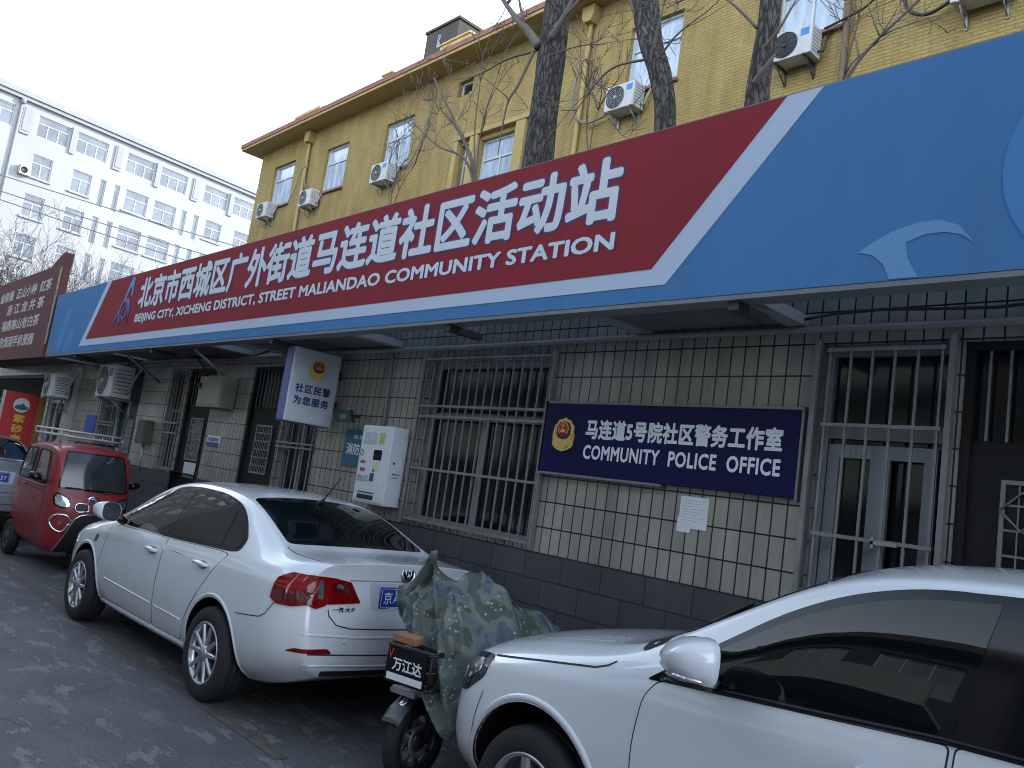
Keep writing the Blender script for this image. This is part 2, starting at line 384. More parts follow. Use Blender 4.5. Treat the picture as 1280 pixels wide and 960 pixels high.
low = thing('shop_building', (-10, 4.8, 0), 'low single-storey shop building faced in cream tiles over a dark block plinth', 'building')
mb = MB(); holed_wall(mb, fw_, -34, 5, 1.257, 3.62, list(H.values()), .16)
mb.build('wall', tile, low)
mb = MB()
hp = [(h[0], h[1], h[2], h[3]) for h in H.values() if h[2] < 1.25]
frp = world_fr(D - .03)
holed_wall(mb, frp, -34, 5, 0, 1.257, [(h[0], h[1], h[2], 1.3) for h in hp], .19)
mb.add([(-34, D - .03, 1.257), (5, D - .03, 1.257), (5, D + .01, 1.257), (-34, D + .01, 1.257)], [(0, 1, 2, 3)])
mb.build('plinth', plinth_m, low)
mb = MB(); mb.box(-34, 5, 4.62, 6.75, 3.62, 3.78); mb.box(-34, 5, 6.55, 6.75, 0, 3.62); mb.box(-34, -33.8, 4.83, 6.55, 0, 3.62); mb.box(4.8, 5, 4.83, 6.55, 0, 3.62)
mb.build('roof_slab', concrete, low)
mb = MB(); mb.add([(-33.7, 5.6, .1), (4.7, 5.6, .1), (4.7, 5.6, 3.6), (-33.7, 5.6, 3.6)], [(0, 1, 2, 3)])
mb.build('room_back', inside_m, low)

def grille(parent, fr, u0, u1, z0, z1, n, railz, w=.035, t=.013, m=None, name='security_grille'):
    g = MB()
    st = (u1 - u0) / n
    bars(g, fr, [u0 + st * k for k in range(n + 1)], z0, z1, w, t)
    rails(g, fr, railz, u0 - .02, u1 + .02, w, .022)
    return g.build(name, m or bar_steel, parent)

# window right of the dispenser: two sashes under two top lights, steel bars proud of the wall
h = H['win1']
f = window_unit(low, fw_, h[0], h[1], h[2], h[3], .12, 2, 2.32, low_alu, room_glass, ft=.06, ft2=.06)
grille(f, fw_, h[0] - .02, h[1] + .02, h[2] - .02, h[3] + .05, 15, [h[2] + .02, 1.80, 2.30, 2.40, h[3] + .02], .04)
for u in (h[0] - .07, h[1] + .05):
    g = MB(); g.fbox(fw_, u - .014, u + .014, .01, .05, h[2] - .03, h[3] + .06); g.build('grille_post', bar_steel, f)
# glazed door with bars, right of the police sign
h = H['da']
f = window_unit(low, fw_, h[0], h[1], h[2], h[3], .12, 1, 2.35, low_alu, room_glass, ft=.06, ft2=.09, name='glazed_door')
g = MB()
fr = fw_
for (a, b) in ((h[0] + .07, h[0] + .40), (h[0] + .38, h[1] - .07)):
    w = -.09 if a < h[0] + .1 else -.07
    g.fbox(fr, a, a + .07, w, w + .035, h[2] + .07, 2.27); g.fbox(fr, b - .07, b, w, w + .035, h[2] + .07, 2.27)
    g.fbox(fr, a + .07, b - .07, w, w + .035, 2.19, 2.27); g.fbox(fr, a + .07, b - .07, w, w + .035, h[2] + .07, h[2] + .3)
g.build('sash', low_alu, f)
grille(f, fw_, h[0] + .07, h[1] - .06, h[2], h[3] - .02, 5, [1.72, 2.375, h[3] - .04], .03, .014)
for u in (h[0] - .012, h[1] - .005):
    g = MB(); g.fbox(fw_, u - .016, u + .016, -.02, .05, h[2], h[3] + .03); g.build('grille_post', bar_steel, f)
g = MB(); g.fbox(fw_, -2.06, -1.92, .03, .06, 1.70, 1.72); g.fbox(fw_, -2.06, -2.045, .03, .06, 1.68, 1.74); g.build('latch', grey_steel, f)

def steel_door(u0, u1, z0, z1, trz, gu0, gu1, gz0, gz1, m, rows=6, pattern=False, label=None):
    d = MB(); w = -.10
    d.fbox(fw_, u0, u1, w, w + .04, z0, trz)                       # leaf and lower panel
    d.fbox(fw_, u0, u0 + .05, w, w + .07, trz, z1); d.fbox(fw_, u1 - .05, u1, w, w + .07, trz, z1); d.fbox(fw_, u0 + .05, u1 - .05, w, w + .07, z1 - .05, z1)
    d.fbox(fw_, u0 - .0, u0 + .05, w + .041, w + .075, z0, trz - .002); d.fbox(fw_, u1 - .05, u1, w + .041, w + .075, z0, trz - .002)
    o = d.build('door', m, low)
    if label: o['label'] = label
    p = MB(); p.add([fw_(u0 + .05, w + .01, trz), fw_(u1 - .05, w + .01, trz), fw_(u1 - .05, w + .01, z1 - .05), fw_(u0 + .05, w + .01, z1 - .05)], [(0, 1, 2, 3)])
    p.build('transom_pane', room_glass, o)
    g = MB(); bars(g, fw_, [u0 + .12 + k * .1 for k in range(int((u1 - u0 - .2) / .1) + 1)], trz, z1 - .05, w + .05, .012); g.build('transom_bars', bar_steel, o)
    q = MB(); wq = w + .045
    t = .022
    q.fbox(fw_, gu0, gu1, wq, wq + .015, gz1 - t, gz1); q.fbox(fw_, gu0, gu1, wq, wq + .015, gz0, gz0 + t)
    q.fbox(fw_, gu0, gu0 + t, wq, wq + .015, gz0 + t, gz1 - t); q.fbox(fw_, gu1 - t, gu1, wq, wq + .015, gz0 + t, gz1 - t)
    for k in range(1, rows): 
        z = gz0 + (gz1 - gz0) * k / rows; q.fbox(fw_, gu0 + t, gu1 - t, wq + .002, wq + .01, z - .006, z + .006)
    nc = 9
    for k in range(1, nc):
        u = gu0 + t + (gu1 - gu0 - 2 * t) * k / nc
        q.fbox(fw_, u - .004, u + .004, wq + .0035, wq + .0085, gz0 + t, gz1 - t)
    if pattern:
        for k in range(3):
            u = gu0 + (gu1 - gu0) * (k + .5) / 3; z = gz1 - .16; s = (gu1 - gu0) / 6
            q.tube([fw_(u - s, wq + .012, z), fw_(u, wq + .012, z + .1), fw_(u + s, wq + .012, z), fw_(u, wq + .012, z - .1), fw_(u - s, wq + .012, z)], .008, 6)
    q.build('vent_grille', bar_steel, o)
    b2 = MB(); b2.fbox(fw_, gu0 + .01, gu1 - .01, w + .0405, w + .0425, gz0 + .01, gz1 - .01); b2.build('vent_backing', dark_glass, o)
    hd = MB(); hd.fbox(fw_, u1 - .2, u1 - .07, w + .06, w + .08, 1.32, 1.345); hd.fbox(fw_, u1 - .09, u1 - .07, w + .04, w + .06, 1.31, 1.355); hd.build('handle', chrome, o)
    return o
brown_door = mat('brown_steel_door', (.017, .016, .015), .55, spec=.2, var=.3, vscale=3)
teal_door = mat('teal_steel_door', (.02, .06, .085), .5, var=.3, vscale=3)
steel_door(-10.33, -9.36, .25, 2.84, 2.32, -10.06, -9.62, 1.47, 2.09, brown_door)
steel_door(-12.47, -11.5, .25, 2.84, 2.32, -12.20, -11.75, 1.49, 2.11, brown_door)
steel_door(-15.32, -14.4, .25, 2.80, 2.30, -15.07, -14.62, 1.42, 1.99, teal_door, label='teal painted steel door')
steel_door(-1.66, -.62, .25, 2.875, 2.33, -1.45, -.83, 1.35, 2.13, brown_door, pattern=True)
for k, cols, tz in (('w1n', 2, 2.3), ('w2', 1, 2.2), ('w3', 2, 2.2)):
    h = H[k]
    f = window_unit(low, fw_, *h, .12, cols, tz, low_alu if k != 'w1n' else grey_steel, room_glass, ft=.05)
    grille(f, fw_, h[0] + .01, h[1] - .01, h[2] - .02, h[3] + .03, 5 if k != 'w3' else 7, [h[2] + .03, 1.85, 2.0 if k == 'w2' else 1.9, h[3]], .03, .013)
h = H['w4']; window_unit(low, fw_, *h, .10, 3, 2.22, white_alu, room_glass, ft=.06, ft2=.06)
h = H['shop']; window_unit(low, fw_, *h, .12, 4, 2.2, dark_steel, mat('shop_dark_pane', (.012, .016, .014), .7, spec=.1), ft=.06, ft2=.06, name='shopfront')
h = H['w5']; window_unit(low, fw_, *h, .10, 2, 2.3, white_alu, room_glass, ft=.06, ft2=.06)
pl = MB(); pl.box(-18.4, -17.95, 4.70, 4.797, 0, 2.98); pl.build('pilaster', cream_paint, low)

# canopy: pale precast slabs on beams between the wall and the shop sign
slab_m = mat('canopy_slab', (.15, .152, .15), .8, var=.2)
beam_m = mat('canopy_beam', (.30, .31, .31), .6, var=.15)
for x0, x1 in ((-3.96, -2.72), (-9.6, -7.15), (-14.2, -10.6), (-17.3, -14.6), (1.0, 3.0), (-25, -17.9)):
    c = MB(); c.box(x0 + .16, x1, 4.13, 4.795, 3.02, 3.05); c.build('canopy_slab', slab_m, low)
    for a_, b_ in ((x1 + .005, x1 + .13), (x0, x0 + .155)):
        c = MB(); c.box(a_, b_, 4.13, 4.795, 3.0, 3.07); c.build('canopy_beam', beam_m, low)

# conduit along the wall and cables
cd = MB(); cd.tube([(x, D - .03, 2.972 + .006 * sin(x * 1.3)) for x in [-17 + .5 * k for k in range(45)]], .024, 8)
tag(cd.build('wall_conduit', mat('conduit_plastic', (.27, .27, .255), .5, var=.2)), 'long thin grey conduit running along the tiles above windows and doors', 'conduit')
cd = MB(); cd.tube([(-7.16, D - .016, 2.94), (-7.12, D - .016, 2.17)], .016, 8)
tag(cd.build('drop_conduit', MATS['conduit_plastic']), 'short upright conduit dropping to the white dispenser', 'conduit')
for k, (pts, r, lb) in enumerate([
    ([(-12.6 + .35 * i, 4.70, 3.02 - .06 * sin(i * pi / 8) - .02 * (i % 2)) for i in range(9)], .014, 'sagging black cable under the canopy above the brown doors'),
    ([(-17.2 + .4 * i, 4.66, 2.95 - .09 * sin(i * pi / 7)) for i in range(8)], .014, 'sagging black cable under the canopy above the wall air conditioners'),
    ([(-12.05, 4.72, 3.0), (-11.9, 4.66, 2.93), (-11.72, 4.68, 2.84), (-11.66, 4.74, 2.70)], .012, 'short cable looping down to the beige electric box'),
    ([(-2.7 + .3 * i, 4.74, 3.02 + .012 * i + .03 * sin(i * 1.1)) for i in range(12)], .010, 'thin cable clipped over the conduit near the glazed door')]):
    c = MB(); c.tube(pts, r, 6); tag(c.build('cable', black_plastic), lb, 'cable')

# ------------------------------------------------------------------ long shop sign
SY = 3.95
fs = world_fr(SY)
sign_blue = mat('sign_blue', (.078, .225, .47), .62, spec=.18, var=.09, vscale=.9, stretch=(2.2, 1, .35))
sign_red = mat('sign_red', (.29, .026, .038), .62, spec=.18, var=.10, vscale=.9, stretch=(2.2, 1, .35))
sign_white = mat('sign_white', (.56, .65, .80), .62, spec=.18)
sign_edge = mat('sign_edge', (.22, .225, .23), .6, var=.2)
sign_ghost = mat('sign_pale_blue', (.17, .36, .62), .62, spec=.18)
sg = thing('station_sign', (-8.5, SY, 2.98), 'long blue and red fascia sign of the community station above the shops', 'sign')
b = MB(); b.box(-17.35, 4.0, SY, SY + .14, 2.985, 4.13); b.build('panel', sign_blue, sg)
b = MB(); b.box(-17.38, 4.03, SY + .004, SY + .15, 2.955, 2.983); b.box(-17.38, 4.03, SY + .02, SY + .16, 4.132, 4.15); b.box(-17.39, -17.352, SY + .004, SY + .15, 2.985, 4.13); b.build('edge_trim', sign_edge, sg)
def sheet(poly, w, name, m, parent, fr, t=.004):
    p = MB(); p.prism(poly, lambda a, b_, h: fr(a, h, b_), w, w + t); return p.build(name, m, parent)
sheet([(-15.32, 3.085), (-3.10, 3.085), (-2.18, 4.129), (-14.42, 4.129)], .001, 'white_border', sign_white, sg, fs, .003)
sheet([(-15.00, 3.195), (-3.22, 3.195), (-2.40, 4.1285), (-14.20, 4.1285)], .0045, 'red_field', sign_red, sg, fs, .003)
ztext = '北京市西城区广外街道马连道社区活动站'; etext = 'BEIJING CITY, XICHENG DISTRICT, STREET MALIANDAO COMMUNITY STATION'
for bod, u0, u1, z0, z1, bo in ((ztext, -12.72, -3.55, 3.56, 4.04, .034), (etext, -12.72, -3.55, 3.325, 3.485, .036)):
    ref = text_box(bod, bo, 1.02)
    lettering(bod, fs, u0, u1, z0, z1, .0085, letter_white, sg, bo, 1.02, ref=ref)
    lettering(bod, fs, u0, u1, z0, z1, .0078, mat('sign_navy', (.03, .04, .20), .5), sg, bo + .030, 1.02, name='lettering_outline', thick=.0022, ref=ref)
# emblem at the left end: pale blue peak over a dark blue swirl
L2 = lambda pts: [(-13.75 + .82 * a, 3.30 + .80 * b_) for a, b_ in pts]
sheet(rounded(L2([(.42, .52), (.62, .86), (.74, 1.0), (.84, .97), (.86, .60), (.80, .62), (.76, .80), (.70, .80), (.50, .54)]), .02), .009, 'emblem', sign_ghost, sg, fs)
sw = MB(); pts = []
for k in range(60):
    a = k / 59 * 4.6 * pi * .62; r = .055 + .017 * a
    pts.append(fs(-13.75 + .82 * .55 + r * cos(a + 1.5) * 1.0, .012, 3.30 + .26 + r * sin(a + 1.5)))
sw.tube(pts, [.018 + .02 * k / 59 for k in range(60)], 8)
sw.tube([fs(-13.75 + .82 * p[0], .012, 3.3 + .8 * p[1]) for p in ((.62, .56), (.78, .48), (.83, .3), (.82, .06))], [.03, .045, .04, .02], 8)
sw.tube([fs(-13.75 + .82 * p[0], .012, 3.3 + .8 * p[1]) for p in ((.26, .36), (.14, .22), (.08, .06))], [.02, .045, .015], 8)
for v in range(len(sw.v)):
    p = sw.v[v]; sw.v[v] = (p[0], SY - .012 + (p[1] - (SY - .012)) * .08, p[2])
sw.build('emblem', mat('emblem_blue', (.035, .07, .32), .45), sg)
# pale ghost motifs on the blue ends
def arc(cx_, cz, r0, r1, a0, a1, n=14):
    return [(cx_ + r1 * cos(a0 + (a1 - a0) * k / n), cz + r1 * sin(a0 + (a1 - a0) * k / n)) for k in range(n + 1)] + [(cx_ + r0 * cos(a1 + (a0 - a1) * k / n), cz + r0 * sin(a1 + (a0 - a1) * k / n)) for k in range(n + 1)]
sheet([(-1.905, 3.145), (-1.84, 3.185), (-1.74, 3.235), (-1.62, 3.265), (-1.52, 3.265), (-1.43, 3.225), (-1.355, 3.125), (-1.41, 3.175), (-1.49, 3.20), (-1.58, 3.20), (-1.67, 3.17), (-1.655, 3.09), (-1.60, 2.99), (-1.735, 2.99), (-1.77, 3.07), (-1.83, 3.125)], .001, 'wave_motif', sign_ghost, sg, fs, .003)
sheet(arc(-.72, 3.45, .30, .54, 0, 2 * pi * .999, 40), .001, 'wave_motif', mat('sign_faint_blue', (.09, .265, .57), .62, spec=.18), sg, fs, .003)
sheet(rounded([(-16.75, 3.05), (-16.45, 3.05), (-16.2, 3.75), (-16.3, 3.86), (-16.52, 3.78)], .08), .001, 'wave_motif', mat('sign_faint_blue', (.09, .25, .59), .62, spec=.18), sg, fs, .003)
sheet(rounded([(-16.3, 3.03), (-15.9, 3.03), (-15.75, 3.3), (-15.85, 3.42), (-16.05, 3.40)], .08), .001, 'wave_motif', MATS['sign_faint_blue'], sg, fs, .003)
for x in (-15.55, -11.9, -8.3, -5.25, -2.62, 0.2):
    c = MB(); c.box(x - .035, x + .035, SY + .03, SY + .38, 2.90, 2.952); c.build('bracket', dark_steel, sg)
for x in (-13.6, -10.9):
    c = MB(); c.tube([(x, 4.78, 2.62), (x + .1, 4.16, 2.95)], .02, 6); c.build('strut', grey_steel, sg)

# ------------------------------------------------------------------ brown tea-shop sign at the far left
brown = mat('brown_sign_face', (.155, .062, .062), .62, spec=.18, var=.25, vscale=.9)
bs = thing('tea_shop_sign', (-20.5, SY, 2.98), 'faded brown sign lettered with white tea names, left of the blue sign', 'sign')
b = MB(); b.prism([(-25, 2.95), (-17.55, 2.95), (-17.48, 4.75), (-17.45, 5.0), (-17.62, 4.99), (-18.3, 4.78), (-25, 4.78)], lambda a, c, h: (a, SY - .02 + h, c), 0, .16); b.build('panel', brown, bs)
b = MB(); b.box(-17.53, -17.43, SY - .03, SY - .02, 3.2, 4.7); b.build('edge_strip', mat('stained_edge', (.33, .33, .26), .7, var=.5, vscale=9), bs)
for k, (t, a, e, z) in enumerate((('碧螺春  金骏眉  正山小种  红茶', -23.9, -17.95, 4.30), ('浙 江 龙 井 茶', -21.4, -18.25, 3.96), ('福鼎高山老白茶', -21.6, -18.35, 3.60), ('回收烟酒手机瓷器', -21.9, -18.45, 3.22))):
    lettering(t, frame_of((0, SY - .02, 0), (1, 0, 0), (0, -1, 0)), a, e, z, z + .25, .003, mat('faded_letter', (.62, .57, .57), .7, spec=.2), bs, .035)

# small red board of the tea shop, standing out from the wall
rb = thing('tea_board', (-20.3, 4.5, 0), 'red upright board with a round landscape emblem and yellow characters', 'sign')
red_board = mat('red_board', (.48, .02, .025), .5, var=.12)
b = MB(); b.box(-20.04, -20.0, 3.98, 4.62, .0, 2.30); b.build('panel', red_board, rb)
b = MB(); b.box(-20.05, -19.99, 4.622, 4.76, 0, 2.30); b.build('side_panel', mat('ochre_board', (.30, .14, .03), .6, var=.2), rb)
b = MB(); b.box(-20.05, -19.99, 3.93, 3.978, 0, 2.30); b.build('edge_strip', cream_paint, rb)
frb = frame_of((-20.0, 3.98, 0), (0, 1, 0), (1, 0, 0))
cir = lambda cu, cz, r, n=28: [(cu + r * cos(2 * pi * k / n), cz + r * sin(2 * pi * k / n)) for k in range(n)]
sheet(cir(.33, 2.03, .155), .001, 'emblem', mat('emblem_cream', (.62, .66, .64), .5), rb, frb)
sheet([(.20, 1.99), (.26, 2.04), (.30, 2.03), (.35, 2.08), (.40, 2.03), (.47, 2.0), (.45, 1.95), (.33, 1.93), (.22, 1.95)], .0055, 'emblem_hills', mat('emblem_green', (.03, .13, .12), .5), rb, frb)
for k, ch in enumerate('紫砂壶'):
    lettering(ch, frb, .22 - .0 * k, .44 - .0 * k, 1.66 - k * .215, 1.835 - k * .215, .002, letter_gold, rb, .03)

# ------------------------------------------------------------------ things on the low wall
def police_emblem(fr, cu, cz, s, parent, w):
    """gold wreath round a dark shield with a red disc and a small gold gate"""
    P = lambda pts: [(cu + a * s, cz + c * s) for a, c in pts]
    out = [(0, .58), (.13, .52), (.26, .50), (.34, .38), (.44, .30), (.44, .12), (.50, -.02), (.46, -.22), (.47, -.36), (.34, -.45), (.20, -.52), (0, -.56)]
    out = out + [(-a, c) for a, c in reversed(out[1:-1])]
    o = sheet(P(out), w, 'emblem', emblem_gold, parent, fr, .012)
    sh = [(0, .46), (.20, .42), (.31, .26), (.32, .05), (.22, -.10), (0, -.16)]; sh = sh + [(-a, c) for a, c in reversed(sh[1:-1])]
    sheet(P(sh), w + .0125, 'emblem_shield', mat('emblem_dark', (.012, .012, .03), .4), o, fr, .003)
    sheet(cir(cu, cz + .19 * s, .235 * s), w + .016, 'emblem_ring', emblem_gold, o, fr, .003)
    sheet(cir(cu, cz + .20 * s, .20 * s), w + .0195, 'emblem_disc', emblem_red, o, fr, .003)
    st = []
    for k in range(10):
        r = (.06 if k % 2 == 0 else .025) * s; st.append((cu + r * sin(k * pi / 5), cz + .29 * s + r * cos(k * pi / 5)))
    sheet(st, w + .023, 'emblem_star', emblem_gold, o, fr, .002)
    sheet(P([(-.11, .08), (.11, .08), (.09, .15), (.05, .15), (.05, .19), (-.05, .19), (-.05, .15), (-.09, .15)]), w + .023, 'emblem_gate', emblem_gold, o, fr, .002)
    sheet(P([(-.20, -.03), (.20, -.03), (.17, .03), (-.17, .03)]), w + .016, 'emblem_ribbon', emblem_red, o, fr, .003)
    for sgn in (-1, 1):       # wreath leaves
        for k in range(4):
            q = MB(); a0 = .36 - .06 * k
            q.tube([fr(cu + sgn * (.10 + .09 * k) * s, w + .012, cz + (-.46 + .11 * k) * s), fr(cu + sgn * (.24 + .055 * k) * s, w + .016, cz + (-.36 + .13 * k) * s), fr(cu + sgn * (.36 + .025 * k) * s, w + .012, cz + (-.20 + .14 * k) * s)], [.012 * s, .05 * s, .012 * s], 6)
            q.build('emblem_leaf', emblem_gold, o)
    return o
ps = thing('police_sign', (-3.66, D, 1.89), 'wide navy sign of the community police office with a gold emblem', 'sign')
navy = mat('navy_panel', (.004, .005, .058), .5, spec=.2, var=.15, vscale=1.5)
b = MB(); b.box(-4.765, -2.552, D - .055, D - .004, 1.905, 2.455); b.build('panel', navy, ps, bevel=.004)
b = MB(); b.box(-4.79, -4.768, D - .05, D - .006, 1.88, 2.475); b.box(-4.79, -2.54, D - .05, D - .006, 2.458, 2.475); b.box(-4.765, -3.55, D - .07, D - .006, 1.885, 1.903); b.box(-2.55, -2.535, D - .05, D - .006, 1.89, 2.457); b.build('frame', mat('sign_frame_grey', (.22, .22, .25), .4, metal=.4), ps)
fp = world_fr(D - .055)
police_emblem(fp, -4.535, 2.205, .235, ps, .001)
lettering('马连道5号院社区警务工作室', fp, -4.31, -2.655, 2.185, 2.34, .001, letter_white, ps, .04, 1.04)
lettering('COMMUNITY  POLICE  OFFICE', fp, -4.31, -2.655, 2.03, 2.14, .001, letter_white, ps, .032, 1.08)

nt_ = MB(); nt_.box(-3.40, -3.175, D - .008, D - .001, 1.63, 1.845); nt_.box(-3.41, -3.30, D - .0085, D - .0082, 1.6, 1.70)
nt_o = nt_.build('paper_notice', white_paper); tag(nt_o, 'curling white paper notice stuck under the navy police sign', 'notice')
lt = MB()
for k in range(8): lt.box(-3.385, -3.2 - .03 * (k % 3), D - .0092, D - .0081, 1.815 - k * .019, 1.818 - k * .019)
lt.build('print_lines', mat('faint_ink', (.45, .46, .5), .8), nt_o)

lb = thing('police_light_box', (-8.16, D, 2.1), 'white double-sided light box with police emblem and navy characters, hung from the wall', 'light box')
lbw = mat('lightbox_white', (.50, .53, .57), .35, var=.08)
b = MB(); b.box(-8.235, -8.085, 4.15, 4.74, 2.10, 2.92); b.build('case', mat('lightbox_case', (.10, .12, .30), .4), lb, bevel=.02)
b = MB(); b.box(-8.084, -8.062, 4.158, 4.732, 2.108, 2.912); b.build('face', lbw, lb, bevel=.012)
fl = frame_of((-8.06, 4.158, 0), (0, 1, 0), (1, 0, 0))
police_emblem(fl, .305, 2.70, .20, lb, -.001)
lettering('社区民警', fl, .07, .50, 2.43, 2.525, -.001, navy_ink, lb, .035, 1.2)
lettering('为您服务', fl, .07, .50, 2.30, 2.395, -.001, navy_ink, lb, .035, 1.2)
for z in (2.36, 2.70):
    b = MB(); b.box(-8.19, -8.13, 4.735, 4.80, z - .05, z + .05); b.build('bracket', dark_steel, lb)

vd = thing('dispenser', (-6.9, 4.7, 1.38), 'white wall-mounted dispensing cabinet with stickers, beside the barred window', 'dispenser')
vw = mat('dispenser_white', (.66, .69, .72), .35, var=.05)
b = MB(); b.box(-7.19, -6.655, 4.60, 4.795, 1.39, 2.16); b.build('case', vw, vd, bevel=.008)
fv = world_fr(4.60)
b = MB(); b.fbox(fv, -7.175, -6.675, .001, .008, 1.41, 2.13); b.build('door', vw, vd, bevel=.003)
def vs_(u0, u1, z0, z1, name, m, w=.0085): sheet([(u0, z0), (u1, z0), (u1, z1), (u0, z1)], w, name, m, vd, fv, .002)
vs_(-7.12, -6.90, 1.97, 2.09, 'poster', mat('poster_grey', (.50, .54, .58), .4, var=.3, vscale=14))
vs_(-6.86, -6.77, 1.98, 2.09, 'sticker', mat('sticker_lime', (.42, .52, .14), .5, var=.2, vscale=20))
vs_(-6.92, -6.78, 1.82, 1.92, 'screen', dark_glass)
sheet(cir(-6.85, 1.755, .05), .0085, 'sticker', mat('sticker_pale', (.58, .62, .36), .5), vd, fv, .002)
sheet(arc(-7.13, 1.88, .02, .032, 0, 2 * pi * .99, 20), .0085, 'sticker', mat('sticker_green', (.04, .22, .16), .5), vd, fv, .002)
vs_(-7.15, -6.96, 1.60, 1.66, 'sticker', mat('sticker_blue', (.38, .44, .55), .5, var=.5, vscale=12))
vs_(-6.93, -6.86, 1.61, 1.69, 'keypad', mat('keypad', (.06, .07, .10), .5))
vs_(-6.90, -6.87, 1.705, 1.73, 'keypad', MATS['keypad'])
vs_(-7.10, -6.82, 1.49, 1.502, 'slot', dark_steel); vs_(-7.10, -6.82, 1.43, 1.475, 'slot', black_plastic)
red_ink = mat('red_ink', (.50, .06, .10), .5)
lettering('自助', fv, -7.13, -7.045, 1.775, 1.81, .008, red_ink, vd, .04); lettering('取药', fv, -7.12, -7.03, 1.695, 1.735, .008, red_ink, vd, .05)
frs = frame_of((-6.655, 4.6, 0), (0, 1, 0), (1, 0, 0))
sheet(cir(.06, 1.81, .012), .001, 'lock', dark_steel, vd, frs); sheet([(.06, 1.70), (.14, 1.70), (.14, 1.71), (.06, 1.71)], .001, 'vent', dark_steel, vd, frs); sheet([(.06, 1.67), (.13, 1.67), (.13, 1.678), (.06, 1.678)], .001, 'vent', grey_steel, vd, frs)

bf = thing('fire_tool_sign', (-7.5, D, 1.72), 'teal blue fire-tools plate half hidden behind the white dispenser', 'sign')
b = MB(); b.box(-7.80, -7.12, D - .02, D - .002, 1.73, 2.12); b.build('panel', mat('teal_plate', (.012, .115, .20), .4, var=.1), bf)
fb = world_fr(D - .02)
lettering('消防工具', fb, -7.74, -7.20, 1.85, 1.975, .001, letter_white, bf, .02); lettering('应急配置', fb, -7.62, -7.22, 2.02, 2.065, .001, letter_white, bf, .01, 1.3)

fd = thing('solar_floodlight', (-7.6, D, 2.2), 'small dark floodlight tilted out above the teal plate', 'floodlight')
q = MB(); q.add([(-7.86, 4.60, 2.30), (-7.52, 4.60, 2.30), (-7.42, 4.60, 2.17), (-7.74, 4.60, 2.17), (-7.86, 4.64, 2.31), (-7.52, 4.64, 2.31), (-7.42, 4.64, 2.18), (-7.74, 4.64, 2.18)], [(0, 1, 2, 3), (7, 6, 5, 4), (0, 4, 5, 1), (1, 5, 6, 2), (2, 6, 7, 3), (3, 7, 4, 0)])
q.build('lamp_panel', mat('floodlight_body', (.02, .035, .03), .35), fd)
q = MB(); q.box(-7.68, -7.55, 4.596, 4.5995, 2.21, 2.255); q.build('diode_panel', mat('led_panel', (.10, .20, .15), .3), fd)
q = MB(); q.tube([(-7.64, 4.64, 2.24), (-7.62, 4.79, 2.26)], .018, 8); q.build('arm', dark_steel, fd)

eb = thing('electric_box', (-11.1, D, 2.25), 'beige steel electric box between the two brown doors', 'electric box')
b = MB(); b.box(-11.5, -10.72, 4.58, 4.795, 2.25, 2.68); b.build('case', mat('beige_box', (.27, .255, .21), .5, var=.2), eb, bevel=.01)
b = MB(); b.box(-11.47, -10.75, 4.572, 4.579, 2.28, 2.65); b.build('door', MATS['beige_box'], eb, bevel=.003)
b = MB(); b.box(-11.44, -11.40, 4.55, 4.571, 2.5, 2.58); b.build('latch', black_plastic, eb)
pq = thing('house_number_plate', (-11.15, D, 1.76), 'small white and blue house number plate between the brown doors', 'plate')
b = MB(); b.box(-11.36, -10.96, D - .02, D - .002, 1.86 - .12, 1.86 + .02); b.build('plate', letter_white, pq)
b = MB(); b.box(-11.36, -10.96, D - .024, D - .0205, 1.74, 1.79); b.build('blue_band', mat('plate_blue', (.02, .05, .28), .4), pq)
lettering('马连道5号', world_fr(D - .02), -11.33, -10.99, 1.80, 1.86, .002, navy_ink, pq, .02)
nb = MB(); nb.box(-12.16, -11.75, D + .045, D + .052, 1.24, 1.46); nb = nb.build('paper_notice', white_paper); tag(nb, 'white paper notice taped low on a brown door, behind the sedan roof', 'notice')
lt = MB()
for k in range(7): lt.box(-12.12, -11.8, D + .0435, D + .0448, 1.42 - k * .024, 1.424 - k * .024)
lt.build('print_lines', MATS['faint_ink'], nb)
bp_ = MB(); bp_.box(-17.0, -16.45, D - .03, D - .003, 1.66, 2.0); bp_ = bp_.build('blue_board', mat('blue_board', (.02, .10, .42), .45, var=.15)); tag(bp_, 'plain blue board on the tiles below the leftmost air conditioner', 'board')
mt = thing('meter_box', (-13.7, D, 1.6), 'narrow brown meter box on the tiles between teal and brown doors', 'meter box')
b = MB(); b.box(-13.85, -13.5, 4.66, 4.796, 1.62, 2.0); b.build('case', mat('brown_box', (.11, .09, .07), .6, var=.2), mt, bevel=.008)
b = MB(); b.box(-13.82, -13.53, 4.652, 4.659, 1.66, 1.97); b.build('door', MATS['brown_box'], mt)
b = MB(); b.tube([(-13.68, 4.75, 1.62), (-13.68, 4.75, 1.2)], .02, 8); b.build('conduit', grey_steel, mt)

